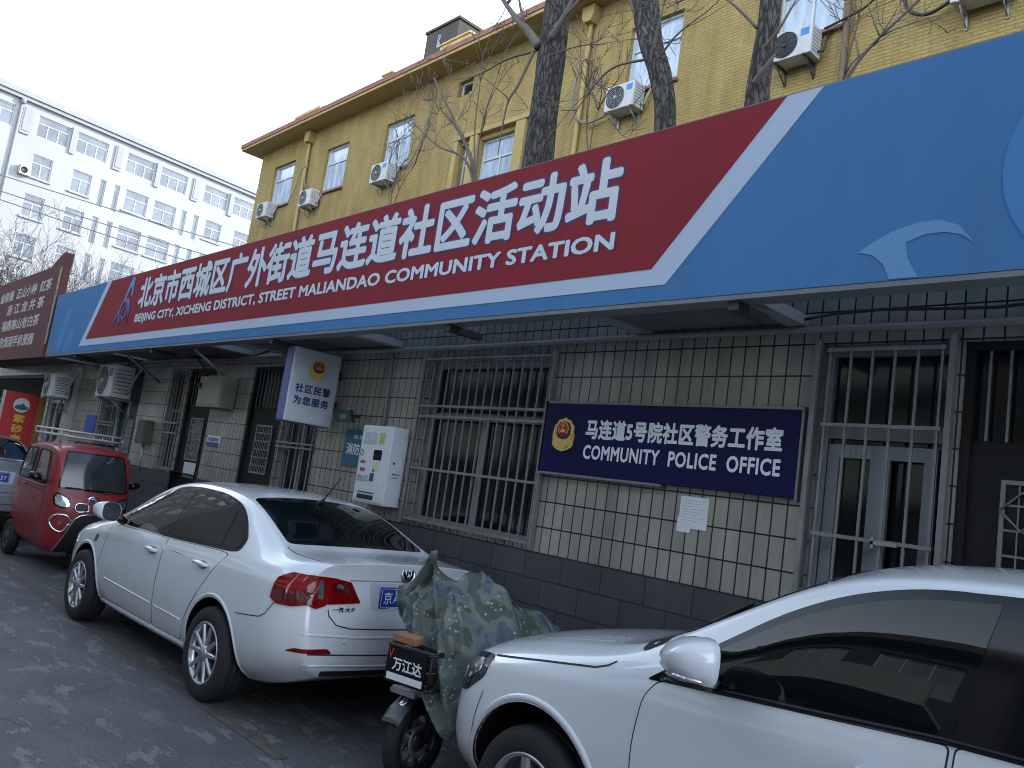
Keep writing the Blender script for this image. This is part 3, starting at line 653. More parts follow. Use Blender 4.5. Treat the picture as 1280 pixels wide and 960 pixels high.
# ------------------------------------------------------------------ air conditioners
ac_white = mat('ac_casing', (.55, .55, .53), .5, var=.18, vscale=5)
def air_con(x0, x1, z0, z1, y1, depth, label, group, sticker=False, blue=True, fan=.36, covered=False):
    """outdoor unit on a wall facing -Y; the wall is at y1"""
    t = thing('air_conditioner', ((x0 + x1) / 2, y1, z0 - .12), label, 'air conditioner', group)
    g = .07; ya, yb = y1 - g - depth, y1 - g
    b = MB(); b.box(x0, x1, ya, yb, z0, z1); b.build('casing', ac_white, t, bevel=.012)
    w, hh = x1 - x0, z1 - z0; r = min(w * .34, hh * .44); ux, uz = x0 + w * fan, (z0 + z1) / 2
    fn = lambda a, c, h: (ux + a, ya - h, uz + c)
    b = MB(); b.lathe([(.001, .001), (r, .001), (r + .008, .004)], fn, 28); b.build('fan_recess', black_plastic, t)
    b = MB()
    for k in range(1, 7):
        rr = r * k / 6; b.tube([fn(rr * cos(q), rr * sin(q), .014) for q in [2 * pi * j / 24 for j in range(25)]], .0035, 5, cap=False)
    for k in range(8): b.tube([fn(.04 * cos(k * pi / 4), .04 * sin(k * pi / 4), .013), fn(r * cos(k * pi / 4), r * sin(k * pi / 4), .013)], .004, 5)
    b.lathe([(.001, .018), (.05, .018), (.05, .002)], fn, 16)
    b.build('fan_guard', grey_steel if not covered else black_plastic, t)
    b = MB()
    for k in range(7):
        z = z0 + .08 + (hh - .16) * k / 6; b.box(x1 - .002, x1 + .002, ya + .05, yb - .05, z - .006, z + .006)
    b.build('side_vent', dark_steel, t)
    if blue:
        b = MB(); b.box(x0 + w * .73, x0 + w * .93, ya - .003, ya - .0005, z1 - .20, z1 - .06); b.build('label_sticker', mat('ac_sticker', (.05, .22, .55), .5, var=.2, vscale=10), t)
    b = MB()
    for xx in (x0 + w * .15, x0 + w * .85):
        b.box(xx - .018, xx + .018, ya - .03, y1 - .005, z0 - .035, z0 - .004); b.box(xx - .018, xx + .018, y1 - .035, y1 - .004, z0 - .30, z0 - .036)
        b.tube([(xx, ya + .06, z0 - .036), (xx, y1 - .02, z0 - .28)], .012, 6)
    b.build('bracket', grey_steel if not covered else dark_steel, t)
    b = MB(); b.tube([(x1 + .004, yb - .1, z0 + .12), (x1 + .09, yb - .08, z0 + .1), (x1 + .12, yb - .05, z0 + .3), (x1 + .16, y1 - .03, z0 + .55)], .022, 8); b.build('hose', black_plastic if covered else mat('hose_wrap', (.35, .34, .30), .8), t)
    return t
GA = 'air conditioners on the low shop wall'
air_con(-15.45, -14.65, 2.31, 2.86, 4.8, .34, 'larger air conditioner on the tiled wall above the teal door', GA)
air_con(-18.72, -17.95, 2.26, 2.72, 4.72, .32, 'air conditioner low on the tiled wall beside the white-framed window', GA, blue=False)

# ------------------------------------------------------------------ yellow apartment building
YY = 13.0
fy = world_fr(YY)
ybrick = brick_mat('yellow_painted_brick', (.45, .325, .118), (.41, .295, .105), (.32, .23, .085), .25, .068, .009, rough=.75, dirt=.34, bumpd=.02, fine=1.2, spec=.25)
ysoffit = mat('yellow_soffit', (.42, .305, .115), .8, var=.15)
rust_red = mat('eave_red', (.30, .13, .095), .8, var=.35, vscale=4)
yb = thing('yellow_apartment_building', (-12, 13, 0), 'yellow painted brick apartment building rising behind the long sign', 'building')
hy = [(-29.42, -27.78, 10.9, 12.58), (-25.52, -24.05, 10.85, 12.47), (-21.86, -20.38, 10.85, 12.5), (-17.78, -17.31, 9.4, 10.89), (-16.92, -15.47, 9.4, 10.86), (-15.05, -14.6, 9.4, 10.89),
      (-18.35, -17.72, 12.46, 12.93), (-12.02, -10.58, 10.82, 12.45), (-8.28, -6.96, 10.80, 12.40), (-4.2, -2.8, 10.80, 12.40), (-.6, .8, 10.8, 12.4)]
for (a, b_) in ((-29.42, -27.78), (-25.52, -24.05), (-21.86, -20.38), (-12.02, -10.58), (-8.28, -6.96), (-4.2, -2.8), (-.6, .8)):
    for fl_ in (1, 2, 3): hy.append((a, b_, 10.85 - 3.1 * fl_, 12.45 - 3.1 * fl_))
mb = MB(); holed_wall(mb, fy, -30.7, 8, 0, 13.42, hy, .24); 
mb.add([(-30.7, 13, 0), (-30.7, 24, 0), (-30.7, 24, 13.42), (-30.7, 13, 13.42)], [(0, 1, 2, 3)]); mb.add([(8, 13, 0), (8, 24, 0), (8, 24, 13.42), (8, 13, 13.42)], [(0, 1, 2, 3)]); mb.add([(-30.7, 24, 0), (8, 24, 0), (8, 24, 13.42), (-30.7, 24, 13.42)], [(0, 1, 2, 3)])
mb.build('wall', ybrick, yb)
mb = MB(); mb.box(-31.25, 8.5, 12.32, 24.5, 13.37, 13.46); mb.build('eave', ysoffit, yb)
mb = MB(); mb.box(-31.28, 8.5, 12.29, 12.42, 13.462, 13.62); mb.box(-31.28, -31.15, 12.421, 24.5, 13.462, 13.62); mb.box(-31.1, 8.5, 12.45, 24.5, 13.463, 13.60); mb.build('eave_edge', rust_red, yb)
mb = MB(); mb.add([(-30.9, 12.6, 13.6), (8.4, 12.6, 13.6), (8.4, 18.5, 15.2), (-29, 18.5, 15.2)], [(0, 1, 2, 3)]); mb.add([(-29, 18.5, 15.2), (8.4, 18.5, 15.2), (8.4, 24.4, 13.6), (-30.9, 24.4, 13.6)], [(0, 1, 2, 3)]); mb.add([(-30.9, 12.6, 13.6), (-29, 18.5, 15.2), (-30.9, 24.4, 13.6)], [(0, 1, 2)]); mb.build('roof', mat('slate_roof', (.09, .08, .075), .85, var=.3), yb)
for i, h in enumerate(hy):
    small = h[1] - h[0] < .7
    f = window_unit(yb, fy, *h, .17 if not small else .2, 1 if small else 2, None if h[3] - h[2] < .6 else h[3] - .55, white_alu, curtain_glass if not small else dark_glass, ft=.055, ft2=.05)
    if not small:
        s = MB(); s.fbox(fy, h[0] - .03, h[1] + .06, -.1, .09, h[2] - .07, h[2] - .002); s.build('sill', rust_red, f)
for x0, x1 in ((-18.0, -17.8), (-17.28, -16.95), (-15.44, -15.08), (-14.57, -14.4)):
    p = MB(); p.fbox(fy, x0, x1, .002, .14, 0, 11.0); p.build('pilaster', ysoffit, yb)
p = MB(); p.fbox(fy, -18.02, -14.38, .002, .16, 11.002, 11.12); p.build('lintel', ysoffit, yb)
for x, m in ((-26.72, ysoffit), (-13.27, ysoffit), (-6.82, mat('brown_pipe', (.17, .12, .07), .7, var=.3))):
    p = MB(); p.tube([(x, 12.91, 0), (x, 12.91, 12.95)], .055, 10)
    for z in (2, 4.5, 7, 9.5, 12): p.box(x - .07, x + .07, 12.84, 12.98, z, z + .06)
    if x < -10:
        p.prism([(-.11, 12.93), (.11, 12.93), (.19, 13.1), (.19, 13.34), (-.19, 13.34), (-.19, 13.1)], lambda a, c, h: (x + a, h, c), 12.74, 12.995)
    p.build('downpipe', m, yb)
# rooftop hut and clutter
hut = thing('rooftop_hut', (-20, 13.2, 13.6), 'brown rooftop hut with a narrow window on the yellow building', 'rooftop hut')
hb = mat('hut_brown', (.085, .07, .06), .85, var=.3)
fh = world_fr(13.2)
mb = MB(); holed_wall(mb, fh, -20.75, -19.15, 13.61, 15.28, [(-20.2, -20.0, 14.65, 15.15)], .1)
mb.add([(-19.15, 13.2, 13.61), (-19.15, 16.2, 13.61), (-19.15, 16.2, 15.28), (-19.15, 13.2, 15.28)], [(0, 1, 2, 3)]); mb.add([(-20.75, 13.2, 13.61), (-20.75, 16.2, 13.61), (-20.75, 16.2, 15.28), (-20.75, 13.2, 15.28)], [(0, 1, 2, 3)]); mb.build('wall', hb, hut)
mb = MB(); mb.box(-20.8, -19.1, 13.15, 16.3, 15.282, 15.36); mb.build('roof', hb, hut)
window_unit(hut, fh, -20.2, -20.0, 14.65, 15.15, .09, 1, None, white_alu, curtain_glass, ft=.025)
def clutter(x0, x1, y0, y1, z0, z1, nm, m, lb, kind):
    mb = MB(); mb.box(x0, x1, y0, y1, z0, z1); mb.box(x0 - .04, x1 + .04, y0 - .04, y1 + .04, z1 + .001, z1 + .06)
    tag(mb.build(nm, m), lb, kind)
ypaint = mat('yellow_paint', (.62, .45, .17), .7, var=.2)
clutter(-18.95, -17.6, 12.55, 13.1, 13.63, 13.98, 'parapet_box', ypaint, 'yellow parapet box on the roof right of the brown hut', 'parapet')
clutter(-21.95, -21.45, 12.6, 13.1, 13.63, 13.95, 'chimney_stub', ypaint, 'short yellow chimney stub on the roof left of the brown hut', 'chimney')
mb = MB()
for k in range(5): x = -27.6 + k * .42; mb.box(x, x + .12, 12.6, 12.72, 13.63, 13.92)
mb.box(-27.6, -25.8, 12.58, 12.74, 13.921, 14.02)
tag(mb.build('roof_railing', ypaint), 'low yellow balustrade along the eave near the left end', 'balustrade')
clutter(-25.5, -24.1, 12.8, 13.6, 13.64, 13.95, 'roof_slab_stack', hb, 'dark flat slab stack on the eave, right of the yellow balustrade', 'slab')
mb = MB(); mb.box(-29.8, -28.2, 12.62, 12.68, 13.63, 13.86); tag(mb.build('roof_panel', mat('roof_panel_white', (.55, .57, .58), .6)), 'pale low panel on the eave at the far left end', 'panel')
GB = 'air conditioners on the yellow building'
air_con(-29.42, -28.62, 10.42, 10.98, 13, .34, 'leftmost air conditioner on the yellow wall, below the end window', GB, blue=False)
air_con(-26.15, -25.35, 10.34, 10.90, 13, .34, 'air conditioner just right of the left yellow downpipe', GB, blue=False)
air_con(-21.66, -20.78, 10.36, 10.94, 13, .34, 'air conditioner under the third window, left of the bare saplings', GB)
air_con(-12.16, -11.34, 10.26, 10.83, 13, .36, 'air conditioner under the window behind the leaning trunk', GB)
air_con(-8.1, -7.28, 10.20, 10.76, 13, .36, 'air conditioner with a dark dirty front beside the rightmost trunk', GB, covered=True)
air_con(-4.95, -4.1, 10.28, 10.84, 13, .36, 'air conditioner highest at the right on the yellow wall, mostly its underside showing', GB)
GC = 'cables hanging on the yellow wall'
for pts, lb in (([(-27.6, 12.9, 10.9), (-27.3, 12.9, 11.2), (-27.0, 12.9, 11.9), (-26.8, 12.93, 12.4)], 'thin grey cable curving from the end window to the left downpipe'),
                ([(-26.7, 12.93, 12.1), (-26.6, 12.9, 11.5), (-26.3, 12.9, 11.1), (-25.9, 12.9, 10.95)], 'thin grey cable from the left downpipe to its air conditioner'),
                ([(-13.35, 12.8, 11.9), (-13.45, 12.8, 11.2), (-13.4, 12.82, 10.7), (-13.0, 12.85, 10.35), (-12.5, 12.85, 10.35), (-12.0, 12.85, 10.5)], 'grey hose looping from the second yellow downpipe to an air conditioner'),
                ([(-7.2, 12.85, 10.75), (-6.8, 12.82, 10.8), (-6.4, 12.85, 10.95), (-6.1, 12.88, 11.35), (-5.95, 12.9, 12.0)], 'black cable rising right from the dirty air conditioner'),
                ([(-20.35, 12.9, 10.7), (-19.9, 12.88, 11.0), (-19.6, 12.9, 11.7), (-19.5, 12.9, 12.4), (-19.9, 12.92, 12.9)], 'thin cable curving up right of the third window'),
                ([(-4.95, 12.85, 10.55), (-5.4, 12.85, 10.4), (-5.75, 12.85, 10.65), (-5.85, 12.9, 11.4)], 'black hose drooping left of the top right air conditioner')):
    # smooth the polyline
    sp = []
    for i in range(len(pts) - 1):
        p0, p1, p2, p3 = [Vector(pts[max(0, min(len(pts) - 1, i + k))]) for k in (-1, 0, 1, 2)]
        for k in range(6):
            t = k / 6; sp.append(.5 * ((2 * p1) + (p2 - p0) * t + (2 * p0 - 5 * p1 + 4 * p2 - p3) * t * t + (3 * p1 - p0 - 3 * p2 + p3) * t ** 3))
    sp.append(Vector(pts[-1]))
    c = MB(); c.tube(sp, .03 if 'hose' in lb else .022, 6); tag(c.build('cable', mat('grey_cable', (.22, .21, .19), .7) if 'black' not in lb else black_plastic), lb, 'cable', GC)

# ------------------------------------------------------------------ white office building far left
wd, wnm = Vector((-.151, .9885, 0)), Vector((.9885, .151, 0))
fwb = frame_of((-64.55, 11.2, 0), wd, wnm)
wwall = mat('white_render', (.42, .425, .42), .8, var=.10, vscale=.25, stretch=(1, 1, .3))
wtrim = mat('white_trim', (.36, .365, .365), .7, var=.1, vscale=.5)
wb = thing('white_office_building', (-64.55, 11.2, 0), 'white five-storey office block with rows of plain windows at the far left', 'building')
hw = []
r1 = [(-8.3, -6.1), (-4.0, -1.60), (-.06, 2.13), (2.62, 4.85), (6.32, 8.54), (9.05, 11.28), (12.81, 15.05), (15.56, 17.8), (19.3, 21.5), (22, 24.2), (25.6, 27.8)]
for a, b_ in r1: hw.append((a, b_, 21.22, 22.73, 3, 22.22))
rr = [(-5.0, -3.6), (-2.9 - .4, -1.75 - .4)][:1] + [(.10, 1.42), (2.80, 4.16), (6.72, 8.50), (9.0, 10.81), (13.42, 14.87), (16.1, 17.6), (20, 21.6), (22.6, 24.2), (26, 27.6)]
sl = [(4.77, 5.22), (5.84, 6.26), (11.27, 11.72), (12.33, 12.78), (17.95, 18.4), (19.0, 19.45)]
for k in range(6):
    dz = 2.83 * k
    for a, b_ in rr: hw.append((a, b_, 18.38 - dz, 19.98 - dz, 2, 19.4 - dz))
    for a, b_ in sl: hw.append((a, b_, 17.95 - dz, 20.0 - dz, 1, None))
mb = MB(); holed_wall(mb, fwb, -14, 32, 0, 23.3, hw, .18)
b0, b1 = fwb(-14, -14, 0), fwb(32, -14, 0)
for p, q in ((fwb(-14, 0, 0), b0), (fwb(32, 0, 0), b1), (b0, b1)):
    mb.add([p, q, q + Vector((0, 0, 23.3)), p + Vector((0, 0, 23.3))], [(0, 1, 2, 3)])
mb.build('wall', wwall, wb)
mb = MB(); mb.fbox(fwb, -14.3, 32.3, -14.2, .28, 23.302, 23.55); mb.fbox(fwb, -14.3, 32.3, -14.2, .42, 23.552, 23.80); mb.fbox(fwb, -14.2, 32.2, -14.1, .30, 23.802, 24.02); mb.build('cornice', wtrim, wb)
for h in hw:
    f = window_unit(wb, fwb, h[0], h[1], h[2], h[3], .14, h[4], h[5], white_alu, office_glass, ft=.07, ft2=.07)
    if h[4] == 2:
        s = MB(); s.fbox(fwb, h[0] - .12, h[1] + .12, .002, .12, h[2] - .12, h[2] - .01); s.build('sill', wtrim, f)
for a, b_ in ((2.2, 2.55), (8.62, 8.97), (15.12, 15.48), (21.58, 21.92)):
    p = MB(); p.fbox(fwb, a, b_, .002, .14, 20.95, 22.85); p.build('pier', wtrim, wb)
for a, b_ in ((-1.15, -.5), (5.35, 5.95), (11.75, 12.35), (18.3, 18.9)):
    p = MB(); p.fbox(fwb, a, b_, .002, .12, 21.05, 22.85); p.fbox(fwb, a + .12, b_ - .02, .122, .16, 21.25, 22.85); p.build('pier', wtrim, wb)
p = MB(); p.tube([fwb(-1.28, .14, 0), fwb(-1.28, .14, 23.25)], .09, 10); p.tube([fwb(-1.28, .16, 23.0), fwb(-1.28, .3, 23.3)], .16, 10); p.build('downpipe', wtrim, wb)
wac = thing('air_conditioner', fwb(-.25, .2, 18.3), 'tiny air conditioner on the white building beside its left downpipe', 'air conditioner', 'air conditioners on the white building')
b = MB(); b.fbox(fwb, -.65, .1 - .05, .06, .42, 18.25, 18.85); b.build('casing', ac_white, wac)
b = MB(); fnw = lambda a, c, h: fwb(-.38 + a, .42 + h, 18.55 + c); b.lathe([(.001, .004), (.22, .004), (.22, .012)], fnw, 20); b.build('fan_recess', black_plastic, wac)

# long-span cables in front of the white building
for k, (z0, z1, y0, y1) in enumerate(((12.95, 13.14, 6.73, 18.09), (12.21, 12.15, 6.88, 16.12), (11.81, 11.56, 6.96, 14.5))):
    a, b_ = Vector((-45, y0, z0)), Vector((-45, y1, z1)); d_ = (b_ - a)
    pts = []
    for i in range(25):
        t = -2.0 + 4.6 * i / 24; p = a + d_ * t; p.z -= .0; pts.append(p + Vector((0, 0, .012 * (t - .5) ** 2 * 10 - .05)))
    c = MB(); c.tube(pts, .028, 5)
    tag(c.build('overhead_cable', mat('overhead_wire', (.16, .165, .17), .8)), ['topmost overhead cable crossing the white building', 'middle overhead cable crossing the white building', 'lowest overhead cable crossing the white building'][k], 'cable', 'overhead cables')

# ------------------------------------------------------------------ buildings across the street: one seen in reflections, two added to cut sky light
bb = thing('opposite_apartment_building', (-20, -10, 0), 'apartment building across the street behind the viewer', 'building')
fo = frame_of((0, -10, 0), (1, 0, 0), (0, 1, 0))
ho = []
for fl_ in range(4):
    for k in range(9): ho.append((-33 + 3 * k + .4, -33 + 3 * k + 2.5, 1.05 + 2.65 * fl_, 2.45 + 2.65 * fl_))
mb = MB(); holed_wall(mb, fo, -34, -5.5, 0, 10.8, ho, .2); mb.build('wall', mat('opposite_render', (.055, .06, .055), .8, var=.25, vscale=.6), bb)
mb = MB(); mb.add([(-5.5, -10, 0), (-5.5, -22, 0), (-5.5, -22, 10.8), (-5.5, -10, 10.8)], [(0, 1, 2, 3)]); mb.add([(-34, -10, 0), (-34, -22, 0), (-34, -22, 10.8), (-34, -10, 10.8)], [(0, 1, 2, 3)]); mb.add([(-34, -22, 0), (-5.5, -22, 0), (-5.5, -22, 10.8), (-34, -22, 10.8)], [(0, 1, 2, 3)]); mb.build('gable', mat('brown_gable', (.045, .03, .025), .85, var=.2), bb)
mb = MB(); mb.box(-34.4, -5.1, -22.4, -9.5, 10.802, 11.1); mb.build('roof', hb, bb)
for fl_ in range(4):
    mb = MB(); mb.box(-33.5, -6.5, -9.98, -8.9, 2.65 * fl_ + .02, 2.65 * fl_ + .14); mb.box(-33.5, -6.5, -8.98, -8.9, 2.65 * fl_ + .142, 2.65 * fl_ + .95); mb.build('balcony', mat('balcony_grey', (.26, .31, .27), .8, var=.2), bb)
for h in ho: window_unit(bb, fo, *h, .15, 3, None, white_alu, office_glass, ft=.05)

b3 = thing('added_tower_block', (-55, -20, 0), 'added unseen grey block that cuts haze and darkens reflections, behind the viewer to the left', 'building')  # added out of view to block low haze and darken car window reflections
fo3 = frame_of((0, -8, 0), (1, 0, 0), (0, 1, 0)); h3 = [(-84 + 3.6 * k, -82 + 3.6 * k, 1.2 + 3 * f_, 2.8 + 3 * f_) for k in range(13) for f_ in range(9)]
mb = MB(); holed_wall(mb, fo3, -85, -37, 0, 28, h3, .2)
for p, q in (((-85, -8), (-85, -24)), ((-37, -8), (-37, -24)), ((-85, -24), (-37, -24))): mb.add([(*p, 0), (*q, 0), (*q, 28), (*p, 28)], [(0, 1, 2, 3)])
mb.build('wall', mat('dark_render', (.12, .12, .12), .85, var=.2), b3)
mb = MB(); mb.box(-85.3, -36.7, -24.3, -7.7, 28.002, 28.4); mb.build('roof', hb, b3)
for h in h3: window_unit(b3, fo3, *h, .15, 2, None, white_alu, office_glass, ft=.06)
b2 = thing('added_street_block', (14, -10.5, 0), 'added unseen plain block that cuts sky light, to the right behind the viewer', 'building')  # added out of view to close the open sky and dim the foreground
fo2 = frame_of((0, -10.5, 0), (1, 0, 0), (0, 1, 0)); h2 = [(-2.4 + 3.2 * k, -.4 + 3.2 * k, 1.0 + 3.1 * f_, 2.6 + 3.1 * f_) for k in range(12) for f_ in range(4)]
mb = MB(); holed_wall(mb, fo2, -3.2, 37, 0, 13.4, h2, .2)
for p, q in (((-3.2, -10.5), (-3.2, -22)), ((37, -10.5), (37, -22)), ((-3.2, -22), (37, -22))): mb.add([(*p, 0), (*q, 0), (*q, 13.4), (*p, 13.4)], [(0, 1, 2, 3)])
mb.build('wall', MATS['opposite_render'], b2)
mb = MB(); mb.box(-3.5, 37.3, -22.3, -10.1, 13.402, 13.7); mb.build('roof', hb, b2)
for h in h2: window_unit(b2, fo2, *h, .15, 2, None, white_alu, office_glass, ft=.05)
# ------------------------------------------------------------------ trees
def bark_material():
    m = bpy.data.materials.new('bark'); m.use_nodes = True; nt = m.node_tree; L = nt.links.new; b = nt.nodes['Principled BSDF']
    tc = N(nt, 'ShaderNodeTexCoord'); mp = N(nt, 'ShaderNodeMapping'); mp.inputs['Scale'].default_value = (9, 9, 2.0); L(tc.outputs['Object'], mp.inputs[0])
    v = N(nt, 'ShaderNodeTexVoronoi', feature='DISTANCE_TO_EDGE'); v.inputs['Scale'].default_value = 2.2; 
    ns = N(nt, 'ShaderNodeTexNoise'); ns.inputs['Scale'].default_value = 2.5; ns.inputs['Detail'].default_value = 6; L(mp.outputs[0], ns.inputs['Vector'])
    vm = N(nt, 'ShaderNodeVectorMath', operation='MULTIPLY_ADD'); L(ns.outputs['Color'], vm.inputs[0]); vm.inputs[1].default_value = (.7, .7, .7); L(mp.outputs[0], vm.inputs[2]); L(vm.outputs[0], v.inputs['Vector'])
    r = N(nt, 'ShaderNodeValToRGB'); r.color_ramp.elements[0].color = (.010, .009, .008, 1); r.color_ramp.elements[1].color = (.13, .112, .095, 1); r.color_ramp.elements[1].position = .26; L(v.outputs['Distance'], r.inputs[0])
    L(r.outputs[0], b.inputs['Base Color']); b.inputs['Roughness'].default_value = .9
    bp = N(nt, 'ShaderNodeBump'); bp.inputs['Strength'].default_value = 1; bp.inputs['Distance'].default_value = .03; L(v.outputs['Distance'], bp.inputs['Height']); L(bp.outputs[0], b.inputs['Normal'])
    return m
bark = bark_material()
twig_m = mat('twig_bark', (.17, .145, .12), .85, var=.3, vscale=4)
def smooth_path(pts, n=8):
    pts = [Vector(p) for p in pts]; sp = []
    for i in range(len(pts) - 1):
        p0, p1, p2, p3 = [pts[max(0, min(len(pts) - 1, i + k))] for k in (-1, 0, 1, 2)]
        for k in range(n):
            t = k / n; sp.append(.5 * ((2 * p1) + (p2 - p0) * t + (2 * p0 - 5 * p1 + 4 * p2 - p3) * t * t + (3 * p1 - p0 - 3 * p2 + p3) * t ** 3))
    sp.append(pts[-1]); return sp
def trunk_mesh(pts, r0, r1, parent, knob=.08):
    sp = smooth_path(pts, 14); n = len(sp); mb = MB(); seg = 28
    vs = []; fs = []
    for i, p in enumerate(sp):
        t = i / (n - 1); r = r0 + (r1 - r0) * t
        for k in range(seg):
            q = 2 * pi * k / seg
            nn = noise.noise(Vector((cos(q) * 1.5, sin(q) * 1.5, p.z * .9 + p.x))) * knob * 2 + noise.noise(Vector((cos(q) * 6, sin(q) * 6, p.z * 2.4))) * knob * .8
            rr_ = r * (1 + nn); vs.append(p + Vector((cos(q) * rr_, sin(q) * rr_, 0)))
    for i in range(n - 1):
        for k in range(seg):
            k2 = (k + 1) % seg; fs.append((i * seg + k, i * seg + k2, (i + 1) * seg + k2, (i + 1) * seg + k))
    mb.add(vs, fs, True); return mb.build('trunk', bark, parent)
def grow(mb, p, d, length, r, depth, rnd, up=.12, wig=.18, kids=(2, 4)):
    """a limb and its side shoots"""
    pts = [p.copy()]; n = max(4, int(length / .16)); d = d.normalized(); q = p.copy()
    for i in range(n):
        d = (d + Vector((rnd.uniform(-1, 1), rnd.uniform(-1, 1), rnd.uniform(-1, 1))) * wig + Vector((0, 0, up * .3))).normalized()
        q = q + d * (length / n); pts.append(q.copy())
    mb.tube(pts, [max(.0035, r * (1 - .75 * i / n)) for i in range(n + 1)], 5 if r < .02 else 8)
    if depth:
        for k in range(rnd.randint(*kids)):
            i = rnd.randint(max(1, n // 4), n); t = i / n
            a = Vector((rnd.uniform(-1, 1), rnd.uniform(-1, 1), rnd.uniform(-.3, 1)))
            grow(mb, pts[i], (d * .7 + a).normalized(), length * rnd.uniform(.35, .65), r * (1 - .6 * t) * .6, depth - 1, rnd, up, wig * 1.1, kids)
def tree(pts, r0, r1, limbs, label, seed, group=None, knob=.08):
    rnd = random.Random(seed)
    t = thing('bare_tree', pts[0], label, 'tree', group)
    trunk_mesh(pts, r0, r1, t, knob)
    mb = MB()
    for l in limbs:
        path, r = l[0], l[1]
        sp = smooth_path(path, 6)
        mb.tube(sp, [r * (1 - .72 * i / (len(sp) - 1)) for i in range(len(sp))], 8)
        for k in range(l[2]):
            i = rnd.randint(len(sp) // 4, len(sp) - 1); dd = (sp[min(i + 1, len(sp) - 1)] - sp[max(0, i - 1)]).normalized()
            grow(mb, sp[i], dd + Vector((rnd.uniform(-1, 1), rnd.uniform(-.6, .6), rnd.uniform(-.4, .9))), rnd.uniform(.5, 1.3), max(.006, r * .34), 2, rnd)
    mb.build('branches', twig_m, t)
    return t
TY = 7.1
GT = 'bare trees behind the shop building'
tree([(-7.95, TY, 0), (-7.96, TY, 4), (-7.96, TY, 6.0), (-7.98, TY, 7.3), (-8.02, TY, 8.6), (-8.1, TY, 11.5)], .215, .175, [
    ([(-8.1, TY - .15, 7.75), (-8.35, TY - .2, 8.05), (-8.7, TY - .2, 8.4), (-9.3, TY - .2, 9.1)], .075, 3),
    ([(-8.15, TY - .15, 7.7), (-8.7, TY - .2, 7.72), (-9.25, TY - .25, 7.62), (-9.9, TY - .2, 7.75)], .02, 4),
    ([(-7.85, TY - .2, 7.75), (-7.5, TY - .2, 8.2), (-7.25, TY - .2, 8.9), (-7.1, TY - .2, 9.8)], .045, 4),
    ([(-7.8, TY - .2, 7.9), (-7.25, TY - .2, 8.25), (-6.7, TY - .2, 8.9)], .03, 3),
    ([(-8.15, TY - .2, 7.65), (-8.3, TY - .25, 7.2), (-8.42, TY - .3, 6.9), (-8.45, TY - .3, 6.2)], .026, 1),
    ([(-7.8, TY - .2, 7.5), (-7.2, TY - .25, 7.42), (-6.7, TY - .3, 7.25)], .014, 2)], 'thick upright bare trunk rising behind the red part of the long sign', 3, GT)
tree([(-5.72, TY, 0), (-5.76, TY, 4), (-5.84, TY, 6.0), (-6.0, TY, 6.75), (-6.22, TY, 7.25), (-6.42, TY, 7.95), (-6.85, TY, 9.6)], .125, .15, [
    ([(-6.2, TY - .1, 7.3), (-6.5, TY - .1, 7.75), (-6.72, TY - .1, 8.3), (-6.8, TY - .1, 9)], .035, 3),
    ([(-6.0, TY - .1, 6.95), (-5.7, TY - .15, 7.15), (-5.3, TY - .15, 7.3)], .016, 2),
    ([(-6.2, TY - .1, 7.0), (-6.7, TY - .15, 7.0), (-7.1, TY - .15, 6.7), (-7.3, TY - .15, 6.4)], .018, 3),
    ([(-6.12, TY - .1, 7.05), (-5.98, TY - .15, 7.6), (-5.95, TY - .15, 8.3)], .016, 2)], 'thin leaning bare trunk in front of a yellow-wall window', 5, GT, .12)
tree([(-4.6, TY, 0), (-4.62, TY, 4), (-4.66, TY, 6.0), (-4.66, TY, 6.6), (-4.64, TY, 7.3), (-4.62, TY, 10)], .135, .105, [
    ([(-4.7, TY - .1, 6.9), (-5.0, TY - .2, 7.25), (-5.35, TY - .2, 7.5), (-5.9, TY - .2, 7.5)], .018, 2),
    ([(-4.55, TY - .15, 6.6), (-4.35, TY - .2, 6.75), (-4.15, TY - .2, 7.1)], .022, 2),
    ([(-4.58, TY - .2, 6.2), (-4.45, TY - .25, 6.3), (-4.35, TY - .25, 6.42)], .04, 0)], 'rough bare trunk at the right end of the red sign field', 8, GT, .12)
# saplings
def sapling(x, y, tops, label, seed):
    rnd = random.Random(seed); t = thing('sapling', (x, y, 0), label, 'tree', 'bare saplings behind the sign')
    mb = MB(); mb.tube(smooth_path([(x, y, 0), (x + .03, y, 3), (x, y, 6.1)], 6), .055, 8); mb.build('trunk', twig_m, t)
    mb = MB()
    for top, r, k in tops:
        sp = smooth_path([(x, y, 6.0)] + top, 6); mb.tube(sp, [r * (1 - .75 * i / (len(sp) - 1)) for i in range(len(sp))], 7)
        for j in range(k):
            i = rnd.randint(len(sp) // 3, len(sp) - 1); dd = (sp[min(i + 1, len(sp) - 1)] - sp[i - 1]).normalized()
            grow(mb, sp[i], dd + Vector((rnd.uniform(-1, 1), rnd.uniform(-.5, .5), rnd.uniform(-.3, .8))), rnd.uniform(.4, .9), .009, 2, rnd)
    mb.build('branches', twig_m, t)
sapling(-9.35, 7.2, [([(-9.55, 7.2, 6.5), (-10.0, 7.2, 7.1), (-10.9, 7.2, 8.2)], .045, 3), ([(-9.6, 7.1, 6.5), (-10.4, 7.1, 6.9), (-11.4, 7.1, 7.65)], .025, 6), ([(-9.45, 7.1, 6.9), (-9.5, 7.1, 7.6), (-9.55, 7.1, 8.2)], .016, 3), ([(-9.3, 7.1, 6.9), (-9.1, 7.1, 7.7)], .016, 3), ([(-9.7, 7.3, 6.6), (-10.3, 7.3, 7.3), (-11.0, 7.3, 7.9)], .022, 5)], 'spreading bare sapling left of the thick trunk', 21)
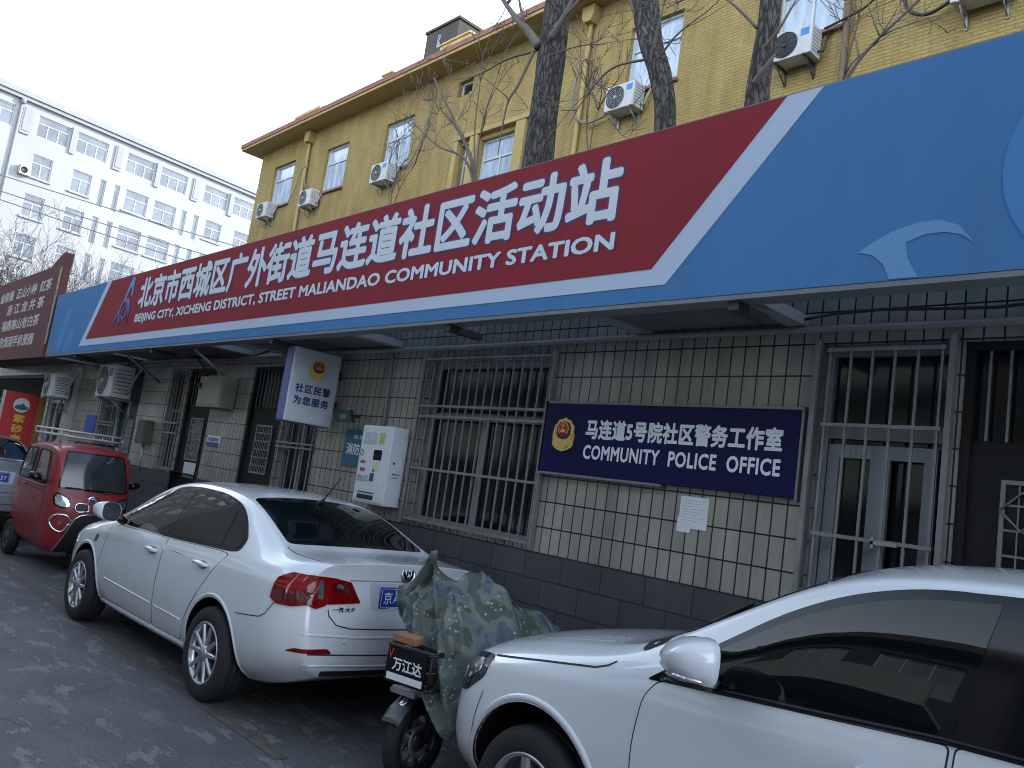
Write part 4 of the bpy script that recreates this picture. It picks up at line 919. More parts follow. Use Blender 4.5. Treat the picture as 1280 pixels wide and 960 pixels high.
sapling(-11.7, 7.3, [([(-11.75, 7.3, 6.6), (-11.5, 7.3, 7.0)], .012, 3), ([(-11.5, 7.3, 6.5), (-11.2, 7.3, 6.8)], .012, 3), ([(-11.9, 7.3, 6.6), (-12.0, 7.3, 7.0)], .010, 2)], 'small bare sapling below the third window of the yellow building', 22)
sapling(-3.9, 7.3, [([(-3.6, 7.2, 6.35), (-3.1, 7.2, 6.75), (-2.6, 7.2, 7.1)], .022, 4), ([(-3.7, 7.2, 6.3), (-3.3, 7.2, 6.5)], .012, 3)], 'low bare sapling reaching right above the blue sign panel', 23)
sapling(-7.2, 7.3, [([(-7.25, 7.2, 6.6), (-7.3, 7.2, 7.1)], .012, 5), ([(-7.1, 7.2, 6.5), (-6.95, 7.2, 6.9)], .010, 4)], 'small twiggy sapling right of the thick trunk', 24)
# twiggy trees at the left
def twig_tree(x, y, h, spread, label, seed, pale=False):
    rnd = random.Random(seed); t = thing('twiggy_tree', (x, y, 0), label, 'tree', 'twiggy trees before the white building')
    mb = MB(); mb.tube([(x, y, 0), (x + .1, y, h * .45)], [.16, .12], 10); mb.build('trunk', bark, t)
    mb = MB(); base = Vector((x + .1, y, h * .42))
    for k in range(22):
        a = rnd.uniform(0, 2 * pi); d = Vector((cos(a) * spread, sin(a) * spread, rnd.uniform(.2, 1.3)))
        grow(mb, base + Vector((0, 0, rnd.uniform(-.3, .4))), d, h * rnd.uniform(.36, .6), .045, 3, rnd, .2, .2, (3, 6))
    mb.build('branches', mat('far_twig', (.12, .115, .11), .9), t)
    lf = MB()
    for k in range(2600):
        a = rnd.uniform(0, 2 * pi); rr_ = sqrt(rnd.random()) * h * .38; p = Vector((x + cos(a) * rr_, y + sin(a) * rr_, h * (.5 + .45 * rnd.random() * (1 - (rr_ / (h * .6)) ** 2))))
        s = rnd.uniform(.02, .045); u = Vector((rnd.uniform(-1, 1), rnd.uniform(-1, 1), rnd.uniform(-1, 1))).normalized() * s; v = u.orthogonal().normalized() * s
        lf.add([p + u, p + v, p - u, p - v], [(0, 1, 2, 3)])
    lf.build('leaves', mat('dry_leaf', (.17, .165, .14), .9, var=.4, vscale=3), t)
twig_tree(-31, 5.0, 7.1, .85, 'tall twiggy tree behind the brown sign at the left edge', 31)
twig_tree(-33, 7.8, 6.7, .75, 'lower twiggy tree above the left end of the blue sign', 32)
# ------------------------------------------------------------------ vehicles: shells, projected panels, wheels
def paint(name, col, rough=.22, dust=.5):
    """clear-coated body paint with a film of road dust on the lower panels"""
    if name in MATS: return MATS[name]
    m = mat(name, col, rough, coat=1.0); nt = m.node_tree; L = nt.links.new; b = nt.nodes['Principled BSDF']
    tc = N(nt, 'ShaderNodeTexCoord'); sp = N(nt, 'ShaderNodeSeparateXYZ'); L(tc.outputs['Object'], sp.inputs[0])
    ns = N(nt, 'ShaderNodeTexNoise'); ns.inputs['Scale'].default_value = 5; ns.inputs['Detail'].default_value = 7; ns.inputs['Roughness'].default_value = .7; L(tc.outputs['Object'], ns.inputs['Vector'])
    mr = N(nt, 'ShaderNodeMapRange'); mr.inputs[1].default_value = .25; mr.inputs[2].default_value = .75; mr.inputs[3].default_value = dust; mr.inputs[4].default_value = .04; L(sp.outputs[2], mr.inputs[0])
    mu = N(nt, 'ShaderNodeMath', operation='MULTIPLY'); L(mr.outputs[0], mu.inputs[0]); L(ns.outputs['Fac'], mu.inputs[1])
    mx = N(nt, 'ShaderNodeMix', data_type='RGBA'); L(mu.outputs[0], mx.inputs[0]); mx.inputs[6].default_value = (*col, 1); mx.inputs[7].default_value = (.27, .25, .225, 1); L(mx.outputs[2], b.inputs['Base Color'])
    ad = N(nt, 'ShaderNodeMath', operation='MULTIPLY_ADD'); L(mu.outputs[0], ad.inputs[0]); ad.inputs[1].default_value = .9; ad.inputs[2].default_value = .03; L(ad.outputs[0], b.inputs['Coat Roughness'])
    return m
white_paint = paint('white_car_paint', (.78, .80, .82))
seam_m = mat('panel_gap', (.03, .03, .033), .8)
gloss_black = mat('gloss_black_trim', (.010, .010, .011), .05, spec=.35)
lamp_clear = mat('lamp_clear', (.55, .58, .62), .06, metal=.85, var=.5, vscale=16)
lamp_red = mat('lamp_red', (.25, .004, .007), .10, coat=.35, var=.6, vscale=9, spec=.35)
lamp_red_dark = mat('lamp_red_dark', (.10, .004, .006), .05, coat=1)
alloy = mat('alloy_wheel', (.55, .56, .58), .25, metal=.85)
alloy_dark = mat('alloy_dark', (.10, .10, .11), .35, metal=.6)
plate_blue = mat('number_plate_blue', (.018, .055, .36), .35)

def evaluated_mesh(o):
    dg = bpy.context.evaluated_depsgraph_get(); dg.update()
    return bpy.data.meshes.new_from_object(o.evaluated_get(dg))

def car_shell(name, st, cap_r, cap_f, mats, parent, crease=None, arches=(), level=3):
    n = len(st[0]); V = []; idx = {}
    def vid(i, j, s):
        if st[i][j][1] == 0: s = 1
        k = (i, j, s)
        if k not in idx:
            p = st[i][j]; idx[k] = len(V); V.append((p[0], p[1] * s, p[2]))
        return idx[k]
    Fs = []
    for i in range(len(st) - 1):
        for j in range(n - 1):
            for s in (1, -1):
                q = [vid(i, j, s), vid(i + 1, j, s), vid(i + 1, j + 1, s), vid(i, j + 1, s)]
                Fs.append(q if s == 1 else q[::-1])
    def cap(i, cx_, flip):
        c = {}
        def cv(j, col, s):
            if col == 0: return vid(i, j, s)
            if j == 2: return vid(i, 1 if col == 1 else 0, s)
            if j == n - 3: return vid(i, n - 2 if col == 1 else n - 1, s)
            if col == 2: s = 1
            k = (j, col, s)
            if k not in c:
                p = st[i][j]; x = cx_[j - 3]; xm = p[0] + (x - p[0]) * .72
                c[k] = len(V); V.append((x if col == 2 else xm, 0 if col == 2 else p[1] * s * .52, p[2]))
            return c[k]
        for j in range(2, n - 3):
            for col in (0, 1):
                for s in (1, -1):
                    q = [cv(j, col, s), cv(j + 1, col, s), cv(j + 1, col + 1, s), cv(j, col + 1, s)]
                    Fs.append(q if (s == 1) != flip else q[::-1])
    cap(0, cap_r, False); cap(len(st) - 1, cap_f, True)
    me = bpy.data.meshes.new(name); me.from_pydata(V, [], Fs)
    bm = bmesh.new(); bm.from_mesh(me)
    bmesh.ops.recalc_face_normals(bm, faces=bm.faces)
    if crease:
        cl = bm.edges.layers.float.new('crease_edge')
        key = {}
        for (i, j, s), v in idx.items(): key[v] = (i, j)
        for e in bm.edges:
            a, b = key.get(e.verts[0].index), key.get(e.verts[1].index)
            if a and b:
                if a[1] == b[1] and abs(a[0] - b[0]) == 1 and a[1] in crease: e[cl] = crease[a[1]]
                if a[0] == b[0] and ('s', a[0]) in crease: e[cl] = crease[('s', a[0])]
    bm.to_mesh(me); bm.free()
    me.polygons.foreach_set('use_smooth', [True] * len(me.polygons))
    o = link_mesh(name, me, mats, None)
    sub = o.modifiers.new('sub', 'SUBSURF'); sub.levels = sub.render_levels = level
    full = evaluated_mesh(o)
    bm = bmesh.new(); bm.from_mesh(full); bvh = BVHTree.FromBMesh(bm); bm.free()
    cutters = []
    for (ax, az, ar, y0, y1) in arches:
        cb = MB()
        fnc = lambda a, b, h, ax=ax, az=az: (ax + a, h, az + b)
        cb.lathe([(.0001, y0), (ar, y0), (ar, y1), (.0001, y1)], fnc, 48)
        c = cb.build('arch_cutter', [black_plastic]); cutters.append(c)
        bm = bmesh.new(); bm.from_mesh(c.data); bmesh.ops.remove_doubles(bm, verts=bm.verts, dist=.001); bmesh.ops.recalc_face_normals(bm, faces=bm.faces); bm.to_mesh(c.data); bm.free()
        c.data.polygons.foreach_set('use_smooth', [True] * len(c.data.polygons))
        md = o.modifiers.new('cut', 'BOOLEAN'); md.object = c; md.operation = 'DIFFERENCE'; md.solver = 'EXACT'
        try: md.material_mode = 'TRANSFER'
        except Exception: pass
    if cutters:
        fin = evaluated_mesh(o)
    else: fin = full
    bpy.data.objects.remove(o)
    for c in cutters: bpy.data.objects.remove(c)
    fin.name = name
    # sharpen the edge of the arches
    bm = bmesh.new(); bm.from_mesh(fin)
    for e in bm.edges:
        if len(e.link_faces) == 2 and e.calc_face_angle(0) > radians(38): e.smooth = False
    bm.to_mesh(fin); bm.free()
    mm = [m for m in fin.materials]
    ob = bpy.data.objects.new(name, fin); COL.objects.link(ob)
    if parent: ob.parent = parent
    return ob, bvh

class Proj:
    """projects flat outlines onto a shell along one direction"""
    def __init__(s, bvh, o, u, v, d): s.bvh = bvh; s.o = Vector(o); s.u = Vector(u); s.v = Vector(v); s.d = Vector(d).normalized()
    def hit(s, a, b):
        p = s.o + s.u * a + s.v * b
        loc, nor, i, dist = s.bvh.ray_cast(p, s.d)
        if loc is None:
            loc, nor, i, dist = s.bvh.find_nearest(p + s.d * 2.0)
        if nor.dot(s.d) > 0: nor = -nor
        return loc, nor
    def patch(s, outline, name, m, parent, off=.003, thick=.008, step=.06, smooth=True):
        pts = []
        k = len(outline)
        for i in range(k):
            a, b = Vector(outline[i]), Vector(outline[(i + 1) % k]); L = (b - a).length; c = max(1, int(math.ceil(L / step)))
            for t in range(c): pts.append(a + (b - a) * t / c)
        nb = len(pts)
        xs = [p.x for p in pts]; ys = [p.y for p in pts]
        x = min(xs) + step * .5
        inner = []
        def inside(px, py):
            r = False
            for i in range(nb):
                a, b = pts[i], pts[(i + 1) % nb]
                if (a.y > py) != (b.y > py) and px < (b.x - a.x) * (py - a.y) / (b.y - a.y) + a.x: r = not r
            return r
        def far(px, py): return all((p.x - px) ** 2 + (p.y - py) ** 2 > (step * .45) ** 2 for p in pts)
        while x < max(xs):
            y = min(ys) + step * .5
            while y < max(ys):
                if inside(x, y) and far(x, y): inner.append(Vector((x, y)))
                y += step
            x += step
        res = delaunay_2d_cdt(pts + inner, [(i, (i + 1) % nb) for i in range(nb)], [], 1, 1e-6)
        v2, edges, faces = res[0], res[1], res[2]
        top = []; nor = []
        for p in v2:
            l, nn = s.hit(p.x, p.y); top.append(l + nn * off); nor.append(nn)
        # smooth shading normals come from the mesh; rim drawn with its own vertices
        mb = MB(); mb.add(top, [tuple(f) for f in faces], smooth)
        cnt = {}
        for f in faces:
            for i in range(len(f)):
                e = (f[i], f[(i + 1) % len(f)]); kk = tuple(sorted(e)); cnt.setdefault(kk, []).append(e)
        rim = [v[0] for v in cnt.values() if len(v) == 1]
        ids = sorted({i for e in rim for i in e}); mp = {i: n for n, i in enumerate(ids)}
        vs = [top[i] for i in ids] + [top[i] - nor[i] * thick for i in ids]; nn = len(ids)
        mb.add(vs, [(mp[a], mp[b], nn + mp[b], nn + mp[a]) for a, b in rim], False)
        me = bpy.data.meshes.new(name); me.from_pydata(mb.v, [], mb.f); me.polygons.foreach_set('use_smooth', mb.sm)
        bm = bmesh.new(); bm.from_mesh(me)
        for f in bm.faces:
            pass
        bmesh.ops.recalc_face_normals(bm, faces=bm.faces); bm.to_mesh(me); bm.free()
        return link_mesh(name, me, m, parent)
    def ribbon(s, path, width, name, m, parent, off=.0015, dens=.03):
        P = []
        for i in range(len(path) - 1):
            a, b = Vector(path[i]), Vector(path[i + 1]); c = max(1, int((b - a).length / dens))
            for t in range(c): P.append(a + (b - a) * t / c)
        P.append(Vector(path[-1])); vs = []; fs = []
        for i, p in enumerate(P):
            t = (P[min(i + 1, len(P) - 1)] - P[max(0, i - 1)]).normalized(); q = Vector((-t.y, t.x)) * width / 2
            for sgn in (-1, 1):
                l, nn = s.hit(p.x + q.x * sgn, p.y + q.y * sgn); vs.append(l + nn * off)
        for i in range(len(P) - 1): fs.append((2 * i, 2 * i + 1, 2 * i + 3, 2 * i + 2))
        mb = MB(); mb.add(vs, fs, True); return mb.build(name, m, parent)
    def pipe(s, path, r, name, m, parent, off=0.0, dens=.04, seg=8):
        P = []
        for i in range(len(path) - 1):
            a, b = Vector(path[i]), Vector(path[i + 1]); c = max(1, int((b - a).length / dens))
            for t in range(c): P.append(a + (b - a) * t / c)
        P.append(Vector(path[-1]))
        pp = []
        for p in P:
            l, nn = s.hit(p.x, p.y); pp.append(l + nn * off)
        mb = MB(); mb.tube(pp, r, seg); return mb.build(name, m, parent)

def wheel(parent, x, y, r, wdt, side, rim_r, style='spoke5', rim=alloy):
    """side +1: outer face towards +y"""
    root = empty('wheel', (x, y, r)); root.parent = parent
    fn = lambda a, b, h: (a, side * h, b)
    h = wdt / 2
    t = MB(); t.lathe([(rim_r, -h + .01), (r * .90, -h), (r * .975, -h + .02), (r, -h + .045), (r, -.03), (r - .006, -.026), (r - .006, -.018), (r, -.014), (r, .014), (r - .006, .018), (r - .006, .026), (r, .03), (r, h - .045), (r * .975, h - .02), (r * .90, h), (rim_r + .022, h + .002), (rim_r + .008, h - .004), (rim_r, h - .01)], fn, 56, close=True)
    t.build('tyre', black_rubber, root)
    b = MB(); b.lathe([(rim_r + .006, h - .006), (rim_r + .002, h + .001), (rim_r - .012, h - .004), (rim_r - .022, h - .05), (rim_r - .02, -h + .02)], fn, 56)
    n = 10 if style == 'spoke5' else (5 if style == 'five' else 0)
    for k in range(n):
        if style == 'spoke5':
            a0 = 2 * pi * (k // 2) / 5 + (.17 if k % 2 else -.17) * 1.0 + .3
            ah = 2 * pi * (k // 2) / 5 + (.30 if k % 2 else -.30) + .3; wi, wo = .022, .014
        else:
            a0 = ah = 2 * pi * k / 5 + .2; wi, wo = .035, .028
        pi_, po = Vector((cos(ah), sin(ah))) * rim_r * .2, Vector((cos(a0 + (.12 if k % 2 else -.12) * (style == 'spoke5')), sin(a0 + (.12 if k % 2 else -.12) * (style == 'spoke5')))) * (rim_r - .012)
        d = (po - pi_).normalized(); q = Vector((-d.y, d.x))
        P = []
        for (c, w_, hh) in ((pi_, wi, h - .012), (po, wo, h - .008)):
            for sg, dz in ((-1, 0), (-.55, .012), (.55, .012), (1, 0)):
                P.append(fn(c.x + q.x * w_ * sg, c.y + q.y * w_ * sg, hh + dz - .006))
        for (c, w_, hh) in ((pi_, wi, h - .05), (po, wo, h - .05)):
            for sg in (-1, 1): P.append(fn(c.x + q.x * w_ * sg, c.y + q.y * w_ * sg, hh))
        b.add(P, [(0, 1, 5, 4), (1, 2, 6, 5), (2, 3, 7, 6), (0, 4, 10, 8), (3, 9, 11, 7)])
    b.lathe([(.001, h + .004), (.028, h + .004), (.034, h - .002), (.06, h - .006), (.066, h - .03)], fn, 24)
    b.build('rim', rim, root)
    d = MB(); d.lathe([(.001, h - .075), (rim_r - .022, h - .075)], fn, 40); d.build('brake_disc', alloy_dark, root)
    return root

def plate_text(parent, fr, text, w, hgt, m_bg=None):
    """number plate: blue board with pale characters and a thin border; fr(u,w,z) centred"""
    p = MB(); p.fbox(fr, -w / 2, w / 2, 0, .008, -hgt / 2, hgt / 2)
    o = p.build('number_plate', m_bg or plate_blue, parent)
    lettering(text, fr, -w / 2 + .03, w / 2 - .03, -hgt / 2 + .028, hgt / 2 - .028, .008, letter_white, o, .012, 1.15, thick=.002)
    q = MB(); e = .010
    for a in (-1, 1):
        q.fbox(fr, -w / 2 + e, w / 2 - e, .0085, .0095, a * (hgt / 2 - e) - .0015, a * (hgt / 2 - e) + .0015)
        q.fbox(fr, a * (w / 2 - e) - .0015, a * (w / 2 - e) + .0015, .0086, .0094, -hgt / 2 + e + .002, hgt / 2 - e - .002)
    q.build('plate_border', letter_white, o)
    return o

def mirror_cap(parent, bx, by, bz, side, m, s=1.0, name='door_mirror', turn=.35):
    """bullet-shaped door mirror; the glass faces the rear (-x)"""
    mb = MB(); seg = 20; rings = [(-.055, .80, 1.0), (-.05, .92, 1.02), (-.02, 1.0, 1.0), (.03, .96, .9), (.07, .8, .66), (.095, .5, .36), (.102, .1, .08)]
    vs = []; fs = []
    for x, a, c in rings:
        for k in range(seg):
            q = 2 * pi * k / seg
            e = .72
            ca, sa = cos(q), sin(q)
            yy = (abs(ca) ** e) * (1 if ca >= 0 else -1) * .115 * a * s; zz_ = (abs(sa) ** e) * (1 if sa >= 0 else -1) * .078 * c * s
            X, Y = x * s, yy; t_ = turn * side
            vs.append((bx + X * cos(t_) - Y * sin(t_), by + X * sin(t_) + Y * cos(t_), bz + zz_ + (.012 * (ca * side))))
    for i in range(len(rings) - 1):
        for k in range(seg):
            k2 = (k + 1) % seg; fs.append((i * seg + k, i * seg + k2, (i + 1) * seg + k2, (i + 1) * seg + k))
    fs.append(tuple(range((len(rings) - 1) * seg, len(rings) * seg)))
    mb.add(vs, fs, True); o = mb.build(name, m, parent)
    g = MB(); g.add([vs[k] for k in range(seg)], [tuple(range(seg))]); g.build('mirror_glass', chrome, o)
    ar = MB(); ar.tube([(bx + .01, by - side * .10 * s, bz - .045 * s), (bx + .03, by - side * .17 * s, bz - .085 * s)], [.03 * s, .038 * s], 10); ar.build('mirror_arm', gloss_black, o)
    return o

def door_handle(proj, a, b, L, m, parent, side):
    l, n = proj.hit(a, b); 
    cup = MB(); 
    c = [(a + L * .36 * cos(q) , b - .004 + .030 * sin(q)) for q in [2 * pi * k / 20 for k in range(20)]]
    o = proj.patch(c, 'handle', mat('handle_recess', (.20, .21, .23), .4), parent, off=.0035, thick=.004, step=.03)
    pts = []
    for t in (-.5, -.42, -.2, 0, .2, .42, .5):
        l, n = proj.hit(a + t * L, b + .004); pts.append(l + n * (.012 if abs(t) == .5 else .036))
    h = MB(); h.tube(pts, [.010, .015, .0165, .017, .0165, .015, .010], 10); h.build('handle_bar', m, o)
    return o

# ------------------------------------------------------------------ white sedan (also the silver car far behind)
def s12(x, zb, yb, lo, hi, ztop, dx=None):
    """lo: points 3..6, hi: points 7..10 as (y,z)"""
    P = [(x, 0, zb), (x, yb * .55, zb), (x, yb, zb)] + [(x, y, z) for y, z in lo] + [(x, y, z) for y, z in hi] + [(x, 0, ztop)]
    if dx: P = [(p[0] + d, p[1], p[2]) for p, d in zip(P, dx)]
    return P
def build_sedan(root, pm, plate, detail=True):
    st = []
    st.append(s12(0, .38, .58, [(.66, .43), (.715, .52), (.735, .70), (.725, .90)], [(.70, .995), (.655, 1.055), (.58, 1.085), (.30, 1.105)], 1.112,
                  [-1.0, -.99, -.955, -.97, -.97, -.945, -.925, -.925, -.945, -.962, -.985, -.99]))
    st.append(s12(-.80, .31, .66, [(.775, .40), (.845, .49), (.862, .69), (.845, .915)], [(.80, 1.005), (.735, 1.06), (.64, 1.085), (.33, 1.108)], 1.114))
    st.append(s12(-.58, .25, .68, [(.80, .33), (.868, .45), (.882, .68), (.860, .92)], [(.82, 1.005), (.745, 1.06), (.645, 1.09), (.335, 1.11)], 1.116))
    st.append(s12(-.40, .22, .70, [(.81, .30), (.872, .43), (.886, .68), (.864, .92)], [(.826, 1.005), (.742, 1.085), (.645, 1.112), (.335, 1.125)], 1.13))
    st.append(s12(-.02, .20, .72, [(.82, .28), (.876, .42), (.888, .67), (.866, .91)], [(.832, .995), (.722, 1.18), (.612, 1.272), (.34, 1.30)], 1.31))
    st.append(s12(.36, .19, .73, [(.825, .27), (.876, .42), (.888, .67), (.866, .90)], [(.832, .985), (.705, 1.24), (.588, 1.385), (.35, 1.42)], 1.43))
    st.append(s12(.80, .19, .73, [(.825, .265), (.875, .42), (.887, .66), (.865, .89)], [(.83, .975), (.70, 1.25), (.585, 1.415), (.35, 1.452)], 1.462))
    st.append(s12(1.25, .19, .73, [(.825, .265), (.875, .42), (.886, .65), (.863, .88)], [(.828, .962), (.70, 1.235), (.583, 1.41), (.35, 1.45)], 1.461))
    st.append(s12(1.62, .19, .73, [(.825, .265), (.875, .42), (.884, .645), (.86, .87)], [(.826, .95), (.708, 1.20), (.592, 1.36), (.35, 1.40)], 1.412))
    st.append(s12(2.02, .19, .72, [(.82, .27), (.873, .42), (.882, .64), (.856, .845)], [(.826, .925), (.742, 1.085), (.635, 1.18), (.35, 1.225)], 1.24))
    st.append(s12(2.36, .20, .71, [(.815, .28), (.872, .42), (.88, .635), (.852, .838)], [(.822, .905), (.775, .945), (.69, .972), (.36, .998)], 1.006))
    st.append(s12(2.75, .21, .70, [(.81, .29), (.868, .42), (.874, .62), (.842, .81)], [(.80, .865), (.74, .895), (.64, .915), (.35, .94)], .948))
    st.append(s12(3.12, .22, .68, [(.785, .30), (.835, .42), (.84, .60), (.80, .75)], [(.75, .795), (.69, .82), (.60, .84), (.34, .865)], .872))
    st.append(s12(3.36, .22, .58, [(.66, .30), (.69, .42), (.69, .57), (.66, .66)], [(.62, .70), (.57, .722), (.50, .74), (.3, .76)], .765, [.09, .08, .0, 0, 0, 0, -.01, -.02, -.03, -.03, .0, .02]))
    body, bvh = car_shell('body', st, [-1.03, -1.045, -1.038, -.985, -.972, -.982], [3.45, 3.47, 3.47, 3.45, 3.42, 3.39], [pm], root, crease={2: .6, 6: .75, 3: .25, 7: .3, 9: .45, ('s', 0): .55},
                          arches=[(0, .315, .375, .45, 1.2), (0, .315, .375, -1.2, -.45), (2.614, .315, .375, .45, 1.2), (2.614, .315, .375, -1.2, -.45)])
    body['label'] = body.get('label', '') or 'glossy body shell'; del body['label']
    rear = Proj(bvh, (-4, 0, 0), (0, 1, 0), (0, 0, 1), (1, 0, 0))
    for s in (1, -1):
        pr = Proj(bvh, (0, s * 3, 0), (1, 0, 0), (0, 0, 1), (0, -s, 0))
        # doors
        front = [(1.00, .30), (1.98, .30), (2.09, .40), (2.13, .62), (2.115, .88), (2.05, .93), (1.00, .96)]
        rearD = [(.985, .30), (.985, .96), (.12, .995), (-.02, .99), (.12, .86), (.36, .56), (.44, .42), (.47, .30)]
        for pts, nm in ((front, 'f'), (rearD, 'r')):
            o = rounded(pts, [.05, .12, .2, .2, .05, .03, .03] if nm == 'f' else [.04, .03, .03, .06, .1, .15, .15, .08], 5)
            c = Vector((sum(p[0] for p in pts) / len(pts), sum(p[1] for p in pts) / len(pts)))
            big = []
            for p in o:
                v = Vector(p); d_ = (v - c).normalized(); w = v + d_ * .007; big.append((w.x, w.y))
            pr.patch(big, 'door_gap', seam_m, root, off=.0012, thick=.002, step=.07)
            d = pr.patch(o, 'door', pm, root, off=.0032, thick=.003, step=.05)
            door_handle(pr, 1.17 if nm == 'f' else .27, .845 if nm == 'f' else .875, .20, pm, d, s)
            # crease low on the doors
            lo = [(1.03, .455), (2.06, .475)] if nm == 'f' else [(.47, .445), (.96, .453)]
            pr.pipe(lo, .008, 'door_crease', pm, d, off=.0015)
        # windows with black surround
        dlo = rounded([(2.24, .945), (1.98, 1.115), (1.66, 1.275), (1.42, 1.352), (1.10, 1.382), (.62, 1.378), (.30, 1.325), (.10, 1.238), (-.10, 1.11), (-.115, 1.03), (-.02, 1.012), (1.0, .968)], [.02, .3, .3, .3, .3, .3, .25, .2, .12, .06, .06, .2], 6)
        pr.patch(dlo, 'window_surround', gloss_black, root, off=.0028, thick=.006, step=.05)
        w1 = rounded([(2.10, .972), (1.94, 1.095), (1.64, 1.245), (1.42, 1.324), (1.10, 1.355), (1.05, .99)], [.015, .2, .3, .3, .02, .02], 5)
        w2 = rounded([(.965, .993), (1.01, 1.355), (.63, 1.350), (.33, 1.30), (.27, 1.25), (.165, 1.028)], [.02, .02, .3, .12, .04, .02], 5)
        w3 = rounded([(.13, 1.03), (.235, 1.243), (.10, 1.195), (-.065, 1.10), (-.075, 1.045), (-.01, 1.034)], [.02, .03, .2, .1, .05, .04], 5)
        for w in (w1, w2, w3): pr.patch(w, 'window', tint_glass, root, off=.0055, thick=.004, step=.045)
        # arch lips, sill, seams
        for ax in (0, 2.614):
            arc_ = [(ax + .392 * cos(a), .315 + .392 * sin(a)) for a in [pi * (1.06 - 1.12 * k / 28) for k in range(29)]]
            pr.pipe(arc_, .014, 'arch_lip', pm, root, off=-.006)
        pr.pipe([(.45, .262), (2.2, .262)], .03, 'sill', pm, root, off=-.012)
        pr.ribbon([(-.33, .655), (-.42, .665), (-.62, .69), (-.68, .72), (-.74, .80)], .007, 'bumper_gap', seam_m, root)
        pr.ribbon([(2.20, .90), (2.22, .62), (2.28, .55)], .006, 'wing_gap', seam_m, root)
        # tail lamp: wing part and lid part
        l1 = pr.patch(rounded([(-.945, .825), (-.945, 1.0), (-.80, 1.0), (-.715, .955), (-.70, .83), (-.76, .80), (-.86, .80)], .012, 4), 'tail_lamp', lamp_red, root, off=.010, thick=.012, step=.03)
        l2 = rear.patch(rounded([(s * .60, .825), (s * .59, 1.0), (s * .69, 1.005), (s * .728, 1.0), (s * .735, .82), (s * .67, .80)], .012, 4), 'tail_lamp', lamp_red, root, off=.010, thick=.012, step=.03)
        l3 = rear.patch(rounded([(s * .36, .845), (s * .44, .975), (s * .587, 1.0), (s * .597, .83)], .010, 4), 'tail_lamp', lamp_red, root, off=.010, thick=.012, step=.03)
        rear.patch(rounded([(s * .41, .90), (s * .45, .955), (s * .56, .975), (s * .57, .91)], .02, 4), 'lamp_insert', lamp_red_dark, l3, off=.0115, thick=.001, step=.03)
        rear.patch(rounded([(s * .49, .925), (s * .50, .955), (s * .54, .962), (s * .545, .935)], .01, 4), 'lamp_reverse', lamp_clear, l3, off=.0125, thick=.001, step=.03)
        rear.patch(rounded([(s * .63, .86), (s * .635, .975), (s * .665, .98), (s * .67, .865)], .010, 4), 'lamp_bar', lamp_clear, l2, off=.0112, thick=.001, step=.02)
        pr.patch(rounded([(-.93, .84), (-.93, .90), (-.72, .89), (-.725, .845), (-.77, .815)], .012, 4), 'lamp_insert', lamp_red_dark, l1, off=.0115, thick=.001, step=.03)
        rear.patch(rounded([(s * .53, .53), (s * .56, .56), (s * .76, .555), (s * .79, .53)], .012, 4), 'reflector', lamp_red, root, off=.004, thick=.004, step=.03)
        rear.ribbon([(s * .585, .80), (s * .575, .76), (s * .52, .705), (s * .42, .685), (0, .68)], .008, 'lid_gap', seam_m, root)
        mirror_cap(root, 1.93, s * 1.0, 1.055, s, pm, 1.0)
        if s == 1: pr.patch(rounded([(2.42, .73), (2.40, .80), (2.46, .80), (2.48, .73)], .015, 4), 'side_badge', alloy_dark, root, off=.003, thick=.003, step=.02)
        hl = rounded([(2.98, .64), (3.02, .735), (3.2, .72), (3.34, .655), (3.34, .60), (3.1, .60)], .03, 4)
        pr.patch(hl, 'headlight', lamp_clear, root, off=.006, thick=.01, step=.04)
        for wx in (0, 2.614): wheel(root, wx, s * .79, .315, .205, s, .205)
    rear.pipe([(-.74, .645), (-.4, .63), (.4, .63), (.74, .645)], .010, 'bumper_crease', pm, root, off=-.004)
    rear.pipe([(-.70, .455), (0, .445), (.70, .455)], .010, 'bumper_crease', pm, root, off=-.004)
    rear.ribbon([(-.69, .525), (0, .515), (.69, .525)], .010, 'bumper_line', seam_m, root, off=.001)
    rear.ribbon([(-.45, .985), (0, .992), (.45, .985)], .008, 'lid_edge_shade', mat('lid_shadow_line', (.30, .31, .33), .4), root, off=.002)  # flat grey ribbon paints the shadow line under the lid lip
    rear.patch(rounded([(-.58, .385), (-.58, .42), (.58, .42), (.58, .385)], .02), 'valance', black_plastic, root, off=.004, thick=.004, step=.06)
    # plate recess, plate, badge, lettering, sensors
    rear.patch(rounded([(-.27, .80), (-.30, .975), (.30, .975), (.27, .80)], .02), 'plate_recess', mat('recess_white', (.55, .57, .59), .35), root, off=.002, thick=.003, step=.06)
    l, n_ = rear.hit(0, .885)
    fr = frame_of((l.x - .006, 0, .885), (0, -1, 0), (-1, 0, 0)); plate_text(root, fr, plate, .44, .14)
    l, n_ = rear.hit(0, 1.045); bd = MB(); bfn = lambda a, b, h: (l.x - .006 - h + b * .25, a, 1.045 + b)
    bd.lathe([(.001, .001), (.050, .001)], bfn, 28); bo = bd.build('round_badge', gloss_black, root)
    bd = MB(); bd.lathe([(.046, 0), (.050, .008), (.056, .006), (.058, 0)], bfn, 28)
    for a, b in (((-.030, .034), (-.012, -.034)), ((-.012, -.034), (0, .006)), ((0, .006), (.012, -.034)), ((.012, -.034), (.030, .034)), ((-.013, .040), (0, .010)), ((0, .010), (.013, .040))):
        bd.tube([bfn(a[0], a[1], .004), bfn(b[0], b[1], .004)], .005, 6)
    bd.build('badge_ring', chrome, bo)
    if detail:
        fr2 = frame_of((rear.hit(.46, .80)[0].x - .003, 0, 0), (0, -1, 0), (-1, 0, 0))
        lettering('一汽-大众', fr2, -.56, -.39, .785, .82, .001, gloss_black, root, .035, 1.1)
